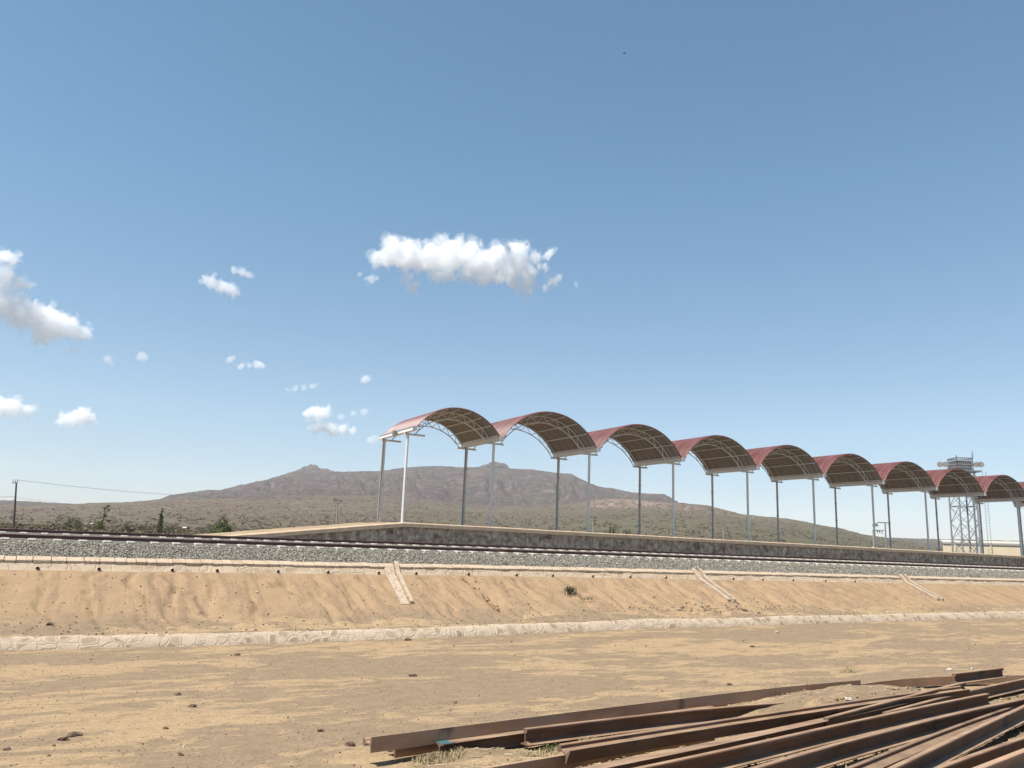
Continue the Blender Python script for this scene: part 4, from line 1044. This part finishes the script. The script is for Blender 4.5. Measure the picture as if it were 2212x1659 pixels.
# small shrub on the bank
sx_, sy_ = 14.83, 21.75; sz_ = float(ground_z(sx_, sy_))
sh = thing('shrub', 'small dark green shrub growing on the bare bank', 'shrub', (sx_, sy_, sz_))
m = MB()
for _ in range(14): m.tube((sx_, sy_, sz_), (sx_+random.uniform(-.2, .2), sy_+random.uniform(-.15, .1), sz_+random.uniform(.08, .22)), .006, .003, 5)
m.build('twigs', M['bark'], sh)
leaf_cloud(380, lambda: (sx_+random.gauss(0, .10), sy_+random.gauss(0, .08), sz_+.1+random.gauss(0, .055)), .026, 'foliage', M['dleaf'], sh)
sx2, sy2 = 15.15, 21.25; sz2 = float(ground_z(sx2, sy2))
sh2 = thing('weed', 'thin half dry weed just below the green shrub on the bank', 'weed', (sx2, sy2, sz2))
leaf_cloud(130, lambda: (sx2+random.gauss(0, .13), sy2+random.gauss(0, .08), sz2+.05+abs(random.gauss(0, .04))), .018, 'foliage', M['scrub'], sh2)
for (x, y, s, lb) in ((5.30, 8.12, .07, 'small grey green weed in front of the blue painted rail'), (6.35, 6.98, .09, 'green leafy weed in front of the tipped rail'), (7.7, 7.12, .13, 'grassy green tuft against the tipped rail'), (14.92, 11.57, .12, 'low dark green weed alone in the yard above the long far rail')):
    z = float(ground_z(x, y))
    t = thing('weed', lb, 'weed', (x, y, z), 'weeds in the yard')
    leaf_cloud(160, lambda: (x+random.gauss(0, s*.8), y+random.gauss(0, s*.45), z+.01+abs(random.gauss(0, s*.45))), .012, 'foliage', M['leaf'], t)

# ------------------------------------------------------------------ poles, wires, tower, building
def pol(az, r): return r*math.sin(math.radians(az)), r*math.cos(math.radians(az))
def zel(e, r): return EYE+e*r
def pole(az0, az1, r, etop, label, mat, name, arms=True, base=None):
    x0, y0 = pol(az0, r); x1, y1 = pol(az1, r); zb = float(hill_z(np.array([x0]), np.array([y0]))[0])-.2; zt = zel(etop, r)
    t = thing(name, label, 'pole', (x0, y0, zb), 'utility poles')
    MB().tube((x0, y0, zb), (x1, y1, zt), .14, .10, 10).build('shaft', M[mat], t)
    return t, Vector((x1, y1, zt))
t, top1 = pole(-1.15, -1.42, 130, .0505, 'dark wooden utility pole at the left edge with a forked top and leftward arm', 'wood', 'utility_pole')
rt_ = Vector((math.cos(math.radians(-1)), math.sin(math.radians(1)), 0))
m = MB(); m.beam(top1-rt_*.45, top1+rt_*.15, .08, .09)
for o_ in (-.42, -.12, .12): m.tube(top1+rt_*o_, top1+rt_*o_+Vector((0, 0, .45)), .05, .035, 7)
m.build('crossarm', M['wood'], t)
MB().beam(top1+Vector((-.1, 0, -1.9)), top1+Vector((.3, 0, -1.9)), .08, .06).beam(top1+Vector((-.1, 0, -2.3)), top1+Vector((.3, 0, -2.3)), .08, .06).build('bracket', M['black'], t)
t, top2 = pole(18.05, 17.97, 140, .0515, 'pale concrete utility pole in front of the mountain, left of the canopies', 'paleconc', 'utility_pole')
m = MB(); m.beam(top2+Vector((-.75, 0, 0)), top2+Vector((.75, .0, 0)), .09, .09); m.beam(top2+Vector((-.65, 0, 0)), top2+Vector((0, 0, -.6)), .05, .05); m.beam(top2+Vector((.65, 0, 0)), top2+Vector((0, 0, -.6)), .05, .05)
for o_ in (-.7, 0, .7): m.tube(top2+Vector((o_, 0, 0)), top2+Vector((o_, 0, .5)), .06, .04, 7)
m.build('crossarm', M['wood'], t)
t, top3 = pole(35.80, 35.77, 180, .0440, 'pale utility pole with a flat crossarm seen under the third canopy', 'paleconc', 'utility_pole')
m = MB(); m.beam(top3+Vector((-.9, 0, 0)), top3+Vector((.9, 0, 0)), .09, .09)
for o_ in (-.8, .8, .2): m.tube(top3+Vector((o_, 0, 0)), top3+Vector((o_, 0, .35)), .06, .04, 7)
m.build('crossarm', M['wood'], t)
t, top4 = pole(44.6, 44.6, 200, .0405, 'small pale pole in the bush under the fifth canopy', 'paleconc', 'utility_pole')
MB().beam(top4+Vector((-.6, 0, 0)), top4+Vector((.6, 0, 0)), .09, .09).build('crossarm', M['wood'], t)
def wire(p, q, sag, label, r=.012):
    pts = [p.lerp(q, k/24)-Vector((0, 0, 4*sag*(k/24)*(1-k/24))) for k in range(25)]
    MB().path(pts, r, 5).build('power_line', M['wire'], None, label, None, 'cable', 'power lines on the left')
wire(top1+Vector((.1, 0, .45)), top2+Vector((-.7, 0, .5)), .9, 'thin upper power line from the leftmost pole to the pale pole')
wire(top1+Vector((-.3, 0, .45)), top2+Vector((.0, 0, .5)), 1.0, 'second thin power line just below the upper one')
wire(top1+Vector((.1, 0, -1.9)), top2+Vector((0, 0, -2.2)), 1.2, 'faint lower power line leaving the leftmost pole')
wire(top1+Vector((-.2, 0, -1.85)), top1+Vector((-14, -3, -2.4)), .3, 'dark cable running left from the leftmost pole', .03)

# small dead mast leaning behind the platform
x, y = pol(41.25, 70)
t = thing('leaning_mast', 'thin broken pole with a leaning stay behind the platform under the fourth canopy', 'pole', (x, y, PZ-.4))
MB().tube((x, y, PZ-.4), (x-.1, y, PZ+.95), .05, .03).build('shaft', M['wood'], t)
MB().tube((x-.1, y, PZ+1.1), (x+1.1, y, PZ-.1), .025, .025).tube((x-.3, y, PZ+.7), (x+.3, y, PZ+1.0), .02).build('stay', M['paleconc'], t)
for az, lb, hh in ((50.9, 'short pale post behind the platform, left one', .45), (53.9, 'short pale post behind the platform beside the lamp frame', .5)):
    x, y = pol(az, 85)
    MB().box(x-.12, x+.12, y-.12, y+.12, PZ-.4, PZ+hh).add([(x-.14, y-.14, PZ+hh), (x+.14, y-.14, PZ+hh), (x+.14, y+.14, PZ+hh), (x-.14, y+.14, PZ+hh), (x, y, PZ+hh+.12)], [(0, 1, 4), (1, 2, 4), (2, 3, 4), (3, 0, 4)]).build('marker_post', M['paleconc'], None, lb, None, 'post', 'short posts behind the platform')
# lamp and frame
x, y = pol(54.66, 100); zt = zel(.0465, 100)
t = thing('lamp_post', 'grey lamp post with a T top behind the seventh canopy', 'lamp post', (x, y, PZ-.4))
MB().tube((x, y, PZ-.4), (x, y, zt), .09, .07).build('post', M['galv'], t)
MB().beam((x-.75, y+.4, zt), (x+.55, y-.3, zt), .12, .10).build('arm', M['galv'], t)
MB().hexa([(x-1.25, y+.5, zt-.45), (x-.7, y+.3, zt-.45), (x-.6, y+.7, zt-.45), (x-1.1, y+.9, zt-.45), (x-1.1, y+.5, zt-.1), (x-.75, y+.4, zt-.1), (x-.7, y+.6, zt-.1), (x-1.0, y+.8, zt-.1)]).build('lamp_head', M['alu'], t)
x2, y2 = pol(53.95, 100); zt2 = zel(.0385, 100)
t = thing('barrier_frame', 'light lattice frame with hanging pennants left of the lamp post', 'frame', (x2, y2, PZ-.4))
MB().tube((x2, y2, PZ-.4), (x2, y2, zt2), .10).build('post', M['paleconc'], t)
fm = MB(); q0 = Vector((x2, y2, zt2-.05)); q1 = Vector((x-.1, y, zt2-.05))
fm.beam(q0, q1, .06, .07).beam(q0-Vector((0, 0, .05))+(q1-q0)*.25, q1-Vector((0, 0, .5)), .03, .03)
for k in (.35, .55, .75):
    c_ = q0.lerp(q1, k); fm.add([c_+Vector((-.12, 0, -.03)), c_+Vector((.12, 0, -.03)), c_+Vector((0, 0, -.42)), c_+Vector((0, .04, -.2))], [(0, 1, 2), (1, 3, 2), (3, 0, 2), (0, 3, 1)])
fm.build('top_bar', M['galv'], t)

# floodlight tower
TX, TY, TZ = 117.0, 70.0, 1.2
tw = thing('steel_tower', 'tall lattice steel tower with a railed platform and round lamps behind the eighth canopy', 'tower', (TX, TY, TZ))
ca_, sa_ = math.cos(math.radians(-29)), math.sin(math.radians(-29))
def tp(u, v, z): return (TX+u*ca_-v*sa_, TY+u*sa_+v*ca_, z)
zt = EYE+13.9
for su, sv in ((-1, -1), (1, -1), (1, 1), (-1, 1)):
    MB().tube(tp(su*1.32, sv*1.32, TZ), tp(su*1.28, sv*1.28, zt), .13, .11, 8).build('leg', M['galv'], tw)
lv = [TZ+.2+i*2.42 for i in range(7)]
br = MB()
for i in range(6):
    wa = wb = 1.30
    cs = [(-1, -1), (1, -1), (1, 1), (-1, 1)]
    for k in range(4):
        a_, b_ = cs[k], cs[(k+1) % 4]
        if i % 2 == 0: br.tube(tp(a_[0]*wa, a_[1]*wa, lv[i]), tp(b_[0]*wa, b_[1]*wa, lv[i]), .06, n=6)
        br.tube(tp(a_[0]*wa, a_[1]*wa, lv[i]), tp(b_[0]*wb, b_[1]*wb, lv[i+1]), .045, n=6)
        br.tube(tp(b_[0]*wa, b_[1]*wa, lv[i]), tp(a_[0]*wb, a_[1]*wb, lv[i+1]), .045, n=6)
br.build('bracing', M['galv'], tw)
la = MB()
for s_ in (-.25, .25): la.tube(tp(2.6+s_, -1.4, TZ), tp(2.6+s_, -1.4, zt), .03, n=5)
for k in range(34): la.tube(tp(2.35, -1.4, TZ+.4+k*.42), tp(2.85, -1.4, TZ+.4+k*.42), .02, n=5)
la.build('ladder', M['galv'], tw)
dk = MB()
def orient_box(mb_, u0, u1, v0, v1, z0, z1):
    mb_.hexa([tp(u0, v0, z0), tp(u1, v0, z0), tp(u1, v1, z0), tp(u0, v1, z0), tp(u0, v0, z1), tp(u1, v0, z1), tp(u1, v1, z1), tp(u0, v1, z1)])
orient_box(dk, -1.45, 2.3, -1.45, 1.45, zt, zt+.2)
dk.build('deck', M['galv'], tw)
ra = MB()
for (u0, v0, u1, v1) in ((-1.2, -1.2, 1.2, -1.2), (1.2, -1.2, 1.2, 1.2), (1.2, 1.2, -1.2, 1.2), (-1.2, 1.2, -1.2, -1.2)):
    for zz in (.6, 1.0, 1.5, 2.0): ra.tube(tp(u0, v0, zt+zz), tp(u1, v1, zt+zz), .07, n=6)
    for k in range(9): ra.tube(tp(u0+(u1-u0)*k/8, v0+(v1-v0)*k/8, zt+.18), tp(u0+(u1-u0)*k/8, v0+(v1-v0)*k/8, zt+2.05), .05, n=6)
for u, hh in ((-1.2, 2.4), (1.2, 3.0)): ra.tube(tp(u, -1.2, zt+2.0), tp(u, -1.2, zt+hh), .14, .06, n=6)
ra.build('railing', M['galv'], tw)
bx = MB(); orient_box(bx, -1.05, 1.05, -1.05, 1.05, zt+.25, zt+1.5); bx.build('equipment_box', M['pipe'], tw)
wv, fv = Vector((.5165, -.856, 0)), Vector((-.856, -.5165, -.15)); cc = Vector((TX, TY, zt+1.15))
for u in (-2.65, -1.95, 2.1, 2.65):
    q = cc+wv*u+Vector((0, 0, .05 if u < 0 else -.05))
    MB().tube(q, q+fv*.3, .34, .42, 16).tube(q-fv*.25, q, .15, .3, 10).build('floodlight', M['pipe'], tw)
MB().beam(cc-wv*2.9, cc+wv*2.9, .1, .1).build('lamp_bar', M['galv'], tw)

# warehouse
bd = thing('warehouse', 'long cream warehouse with flat eaves behind the right end of the platform', 'building', (127.2, 80, 1.2))
wd, wb_ = Vector((.53, -.85, 0)), Vector((.85, .53, 0))
def wbox(m_, a0, a1, b0, b1, z0, z1, mi=0):
    P_ = lambda a, b, z: tuple(Vector((127.2, 80, z))+wd*a+wb_*b)
    m_.hexa([P_(a0, b0, z0), P_(a1, b0, z0), P_(a1, b1, z0), P_(a0, b1, z0), P_(a0, b0, z1), P_(a1, b0, z1), P_(a1, b1, z1), P_(a0, b1, z1)], mi); return m_
zw = EYE+3.95; LB = 36
wbox(MB(), 0, LB, 0, 18, 1.0, zw).build('wall', M['cream'], bd)
P_ = lambda a, b, z: tuple(Vector((127.2, 80, z))+wd*a+wb_*b)
m = MB(); m.add([P_(-.05, -.06, zw), P_(LB+.05, -.06, zw), P_(LB+.05, 18.1, zw), P_(-.05, 18.1, zw), P_(-.05, -.06, zw+.16), P_(LB+.05, -.06, zw+.16), P_(LB+.05, 18.1, zw+.16), P_(-.05, 18.1, zw+.16), P_(-.4, 9, zw+.7), P_(LB+.4, 9, zw+.7)],
                 [(3, 2, 1, 0), (0, 1, 5, 4), (1, 2, 6, 9, 5), (2, 3, 7, 6), (3, 0, 4, 8, 7), (4, 5, 9, 8), (6, 7, 8, 9)])
m.build('roof', M['roofpale'], bd)
wbox(MB(), 0, LB, -.12, -.02, zw-.20, zw-.05).build('gutter', M['pipe'], bd)
for k in range(7): wbox(MB(), 1.6+k*5, 1.85+k*5, -.12, -.005, 1.0, zw-.26).build('pilaster', M['cream'], bd)
wbox(MB(), .1, LB-.1, -.05, -.004, 3.55, 3.65).build('rail_band', M['roofpale'], bd)
# far farm sheds
for az, r, e0, w, lb in ((2.95, 650, .0197, 1.8, 'tiny white roofed shed in the bush left of the conifer'), (8.35, 420, .0115, 1.2, 'tiny white shed in the bush between conifer and large tree')):
    x, y = pol(az, r); z = float(hill_z(np.array([x]), np.array([y]))[0])
    t = thing('farm_shed', lb, 'shed', (x, y, z), 'far sheds in the bush')
    MB().box(x-w/2, x+w/2, y, y+2, z-.5, z+1.0).build('wall', M['cream'], t)
    MB().add([(x-w/2-.2, y-.2, z+1.0), (x+w/2+.2, y-.2, z+1.0), (x+w/2+.2, y+2.2, z+1.0), (x-w/2-.2, y+2.2, z+1.0), (x-w/2-.2, y+1, z+1.4), (x+w/2+.2, y+1, z+1.4)], [(3, 2, 1, 0), (0, 1, 5, 4), (2, 3, 4, 5), (1, 2, 5), (3, 0, 4)]).build('roof', M['white'], t)

# ------------------------------------------------------------------ bird
bd_ = Vector((.505995, .656401, .559553))*95+Vector((0, 0, EYE))
b = thing('bird', 'tiny dark bird flying high in the empty blue sky', 'bird', tuple(bd_))
m = MB(); L = Vector((.86, .4, .1)).normalized(); S_ = Vector((-.45, .86, .0)).normalized(); U_ = L.cross(S_)
prof_ = [(-.15, .008), (-.10, .03), (0, .055), (.06, .048), (.09, .03), (.12, .033), (.145, .018), (.165, .004)]
vs = []; k = 8
for d, r in prof_:
    for i in range(k):
        a_ = 2*math.pi*i/k; vs.append(bd_+L*d+S_*math.cos(a_)*r+U_*math.sin(a_)*r)
m.add(vs, [(i*k+q, i*k+(q+1) % k, (i+1)*k+(q+1) % k, (i+1)*k+q) for i in range(len(prof_)-1) for q in range(k)], 0, True)
m.build('body', M['bird'], b)
for s_ in (-1, 1):
    w = MB(); pr = [(0.02, .09, -.07, 0), (.16, .10, -.06, .05), (.30, .05, -.08, .04), (.38, -.05, -.09, .0)]
    vs = []
    for sp_, a_, c_, u_ in [(q[0]*.45, q[1], q[2], q[3]) for q in pr]:
        for th_ in (.004, -.004): vs += [bd_+S_*s_*sp_+L*a_+U_*(u_+th_), bd_+S_*s_*sp_+L*c_+U_*(u_+th_)]
    fs = []
    for i in range(3): o_ = i*4; fs += [(o_, o_+1, o_+5, o_+4), (o_+2, o_+6, o_+7, o_+3), (o_, o_+4, o_+6, o_+2), (o_+1, o_+3, o_+7, o_+5)]
    w.add(vs, fs); w.build('wing', M['bird'], b)

# ------------------------------------------------------------------ clouds: real, far and thick
def cloud_mat(name, dens):
    m = bpy.data.materials.new(name); m.use_nodes = True; nt = m.node_tree
    nt.nodes.remove(nt.nodes['Principled BSDF'])
    v = nt.nodes.new('ShaderNodeVolumePrincipled'); v.inputs['Color'].default_value = (1, 1, 1, 1); v.inputs['Density'].default_value = dens
    v.inputs['Anisotropy'].default_value = 0.0
    nt.links.new(v.outputs[0], nt.nodes['Material Output'].inputs['Volume'])
    return m
CM = [cloud_mat('cloud_dense', .012), cloud_mat('cloud_soft', .012), cloud_mat('cloud_wisp', .007)]
FM = [cloud_mat('fringe_dense', .0065), cloud_mat('fringe_soft', .0045), cloud_mat('fringe_wisp', .0025)]
_c2 = Vector((0, 0, EYE))
def vdir(x, y):                # direction of a compass bearing / height pair measured on the photograph
    a_, e = x, y
    return Vector((math.sin(math.radians(a_)), math.cos(math.radians(a_)), e))
def cloud_hull(D, lobes, mat, rs, name, grow, amp, puffs, vox):
    """one closed lumpy hull round the given puffs, roughened at several scales"""
    import bmesh
    balls = []
    for az, e, rd in lobes:
        c_ = vdir(az, e)*D; R0 = rd*D
        balls.append((c_, R0*.86*grow))
        for _ in range(puffs):
            v = Vector((rs.gauss(0, 1), rs.gauss(0, 1), rs.gauss(0, 1)*.8)).normalized()
            q = R0*rs.uniform(.14, .40); balls.append((c_+v*(R0*.84*grow), q))
    bm = bmesh.new()
    for c_, r_ in balls:
        bmesh.ops.create_icosphere(bm, subdivisions=2, radius=r_, matrix=Matrix.Translation(c_))
    me = bpy.data.meshes.new('hull'); bm.to_mesh(me); bm.free()
    tmp = bpy.data.objects.new('hull', me); COL.objects.link(tmp)
    md = tmp.modifiers.new('r', 'REMESH'); md.mode = 'VOXEL'; md.voxel_size = vox
    dg = bpy.context.evaluated_depsgraph_get()
    me2 = bpy.data.meshes.new_from_object(tmp.evaluated_get(dg))
    bpy.data.objects.remove(tmp)
    n_ = len(me2.vertices)
    co = np.empty(n_*3, dtype=np.float32); me2.vertices.foreach_get('co', co); co = co.reshape(-1, 3).astype(float)
    no = np.empty(n_*3, dtype=np.float32); me2.vertices.foreach_get('normal', no); no = no.reshape(-1, 3).astype(float)
    sc_ = min(max(r_[2] for r_ in lobes)*D*.9, D*.028)
    d1 = np.array([noise.fractal(Vector(q/sc_), 0.38, 2.2, 6) for q in co])
    dv = np.array([tuple(noise.noise_vector(Vector(q/(sc_*.35)))) for q in co])
    co = co+no*(d1*amp*sc_)[:, None]+dv*(amp*sc_*.22)
    me2.vertices.foreach_set('co', co.astype(np.float32).ravel())
    ctr = vdir(lobes[0][0], lobes[0][1])*D
    me2.transform(Matrix.Translation(-ctr)); me2.materials.clear(); me2.materials.append(mat); me2.update(); me2.name = name
    o = bpy.data.objects.new(name, me2); COL.objects.link(o)
    return o, ctr
def cloud(label, D, lobes, mi, seed):
    """lobes: (azimuth deg, tan elevation, radius as an angle)"""
    rs = random.Random(seed)
    small = max(l[2] for l in lobes)*D
    vox = max(D*.0011, min(D*.0017, small*.09))
    o, ctr = cloud_hull(D, lobes, CM[mi], rs, 'cloud', .93, .26, 7, vox)
    o.location = ctr
    tag(o, label, 'cloud', 'clouds in the blue sky')
    f, _ = cloud_hull(D, lobes, FM[mi], rs, 'fringe', 1.04, .62, 9, vox)
    f.parent = o
    return o
K = 1/1740*1.22                 # one photograph unit as an angle
# (az, tan e) tables below were measured from the photograph for each puff
CLOUDS = [
    ('large bright white cloud hanging alone over the canopies', 4200, 0, [(20.35,0.3699,26.9),(20.38,0.3839,14.6),(19.64,0.3624,17.1),(21.45,0.3671,31.7),(21.88,0.3849,20.8),(22.45,0.3656,26.9),(23.53,0.3703,29.3),(24.79,0.372,31.7),(25.08,0.3865,20.8),(26.04,0.3782,26.9),(26.5,0.3631,26.9),(27.34,0.3671,29.3),(26.11,0.3503,18.3),(27.39,0.3454,18.3),(28.34,0.3743,26.9),(28.39,0.3494,18.3),(29.5,0.3861,20.8),(29.87,0.3708,26.9),(29.05,0.3592,24.4),(30.58,0.3557,20.8),(24.03,0.3447,11.0),(24.86,0.3488,14.6),(31.22,0.3763,14.6),(32.06,0.3814,8.5),(31.75,0.3641,12.2),(30.61,0.3402,11.0),(29.59,0.3411,9.8)]),
    ('ragged wisp hanging from the lower left of the large cloud', 4200, 1, [(21.56,0.3351,10.3),(22.09,0.3267,12.2),(21.87,0.3416,9.8),(22.4,0.3332,7.3)]),
    ('small torn puff at the lower right end of the large cloud', 4200, 1, [(32.45,0.3458,11.7),(32.95,0.3506,8.5),(31.88,0.3363,7.3),(32.11,0.3503,7.3)]),
    ('small thin puff left below the large cloud', 4200, 1, [(19.1,0.3332,9.3),(19.5,0.3362,5.9),(18.69,0.3332,4.9),(18.18,0.3391,3.9)]),
    ('tiny wisp right of the large cloud', 4200, 2, [(34.22,0.3433,5.9),(34.23,0.3387,3.9)]),
    ('large white cloud at the left edge tapering down to the right', 4600, 0, [(-4.12,0.2354,27.2),(-3.42,0.2379,26.0),(-2.67,0.2354,27.2),(-1.98,0.2339,24.7),(-1.27,0.2322,27.2),(-0.82,0.2232,22.3),(-0.27,0.2262,22.3),(0.33,0.2228,17.3),(-1.3,0.2191,22.3),(0.86,0.2217,12.4),(1.33,0.221,6.9),(-1.51,0.2068,12.4),(-1.06,0.2042,9.9)]),
    ('white cloud at the left edge just above the tapering one', 4600, 0, [(-4.38,0.2666,24.7),(-3.77,0.2664,21.0),(-3.29,0.267,15.3),(-2.85,0.266,9.9),(-2.53,0.2646,5.9),(-4.06,0.2575,12.4)]),
    ('topmost soft cloud at the left edge', 4600, 1, [(-4.4,0.2912,14.8),(-3.86,0.2922,15.3),(-3.48,0.2911,10.4),(-3.26,0.298,6.4)]),
    ('faint wisp under the tip of the tapering left cloud', 4600, 2, [(0.54,0.2003,8.4),(0.77,0.1989,5.4)]),
    ('very faint smudge right of the faint wisp under the tapering cloud', 4600, 2, [(2.45,0.1947,8.4),(2.73,0.1934,5.4)]),
    ('low flat cloud at the left edge near the horizon', 6600, 0, [(-3.0,0.1273,18.6),(-2.43,0.1298,17.3),(-1.94,0.1284,11.9),(-1.58,0.1286,9.4),(-1.33,0.1285,5.4)]),
    ('low lens shaped cloud right of the one at the left edge', 6600, 0, [(0.58,0.1223,10.4),(1.07,0.1246,12.9),(1.56,0.1281,15.3),(2.02,0.127,10.4)]),
    ('bright elongated cloud sloping down right in the left sky', 4400, 0, [(7.78,0.3061,9.4),(8.26,0.3037,12.0),(8.83,0.3015,13.0),(9.32,0.299,13.0),(9.66,0.2953,10.4),(10.02,0.2944,6.2)]),
    ('soft small cloud above the bright elongated one', 4400, 1, [(9.57,0.3236,7.3),(10.06,0.3226,8.9),(10.56,0.3201,8.3),(10.86,0.3182,4.7)]),
    ('small soft puff, left of a pair in the left sky', 5200, 1, [(9.99,0.2123,6.8),(10.17,0.2142,4.7),(9.77,0.2096,3.6)]),
    ('small soft double puff, right of a pair in the left sky', 5200, 1, [(10.7,0.2048,6.8),(11.28,0.2082,6.2),(11.83,0.21,9.9),(12.08,0.2074,5.7)]),
    ('thin streak of cloud sloping up to the right', 5600, 2, [(14.0,0.1816,5.2),(14.47,0.1838,6.8),(15.03,0.1862,7.3),(15.59,0.1893,6.8),(15.87,0.1913,4.7)]),
    ('small round puff left of the canopy row, high', 5200, 1, [(19.22,0.203,9.4),(19.4,0.2009,6.2)]),
    ('upper puff of the double cloud left of the canopies', 6200, 0, [(15.43,0.1554,9.4),(16.0,0.1576,13.5),(16.58,0.1569,13.5),(16.8,0.1617,7.3),(16.2,0.149,9.4)]),
    ('lower flat puff of the double cloud left of the canopies', 6200, 0, [(15.93,0.1367,9.4),(16.57,0.1398,13.0),(17.24,0.1384,13.5),(17.99,0.1378,11.5),(18.5,0.1362,7.3)]),
    ('faint wisps right of the double cloud', 6200, 2, [(17.75,0.154,6.8),(18.56,0.1595,6.2),(19.31,0.1619,8.3)]),
    ('small faint cloud touching the leftmost canopy', 6200, 2, [(19.87,0.128,8.9),(20.2,0.1298,7.8)]),
    ('tiny faint puff in the left sky between larger clouds', 5200, 2, [(4.49,0.2042,9.7)]),
]
for ci, (lb, D, mi, lobes) in enumerate(CLOUDS):
    if ci == 0: lobes = [(a_, e, max(r_, 13.0)) for a_, e, r_ in lobes]
    cloud(lb, D, [(a_, e, r_*K) for a_, e, r_ in lobes], mi, 100+ci)

# ------------------------------------------------------------------ haze
hz = MB().box(-9400, 9400, -9400, 9400, -3, 640).build('haze', M['white'], None, 'pale haze over the whole plain', 'stuff', 'haze')
hm = bpy.data.materials.new('haze_air'); hm.use_nodes = True
hm.node_tree.nodes.remove(hm.node_tree.nodes['Principled BSDF'])
hv = hm.node_tree.nodes.new('ShaderNodeVolumePrincipled'); hv.inputs['Color'].default_value = (.92, .95, 1, 1); hv.inputs['Density'].default_value = 5.8e-5
hm.node_tree.links.new(hv.outputs[0], hm.node_tree.nodes['Material Output'].inputs['Volume'])
hz.data.materials.clear(); hz.data.materials.append(hm)
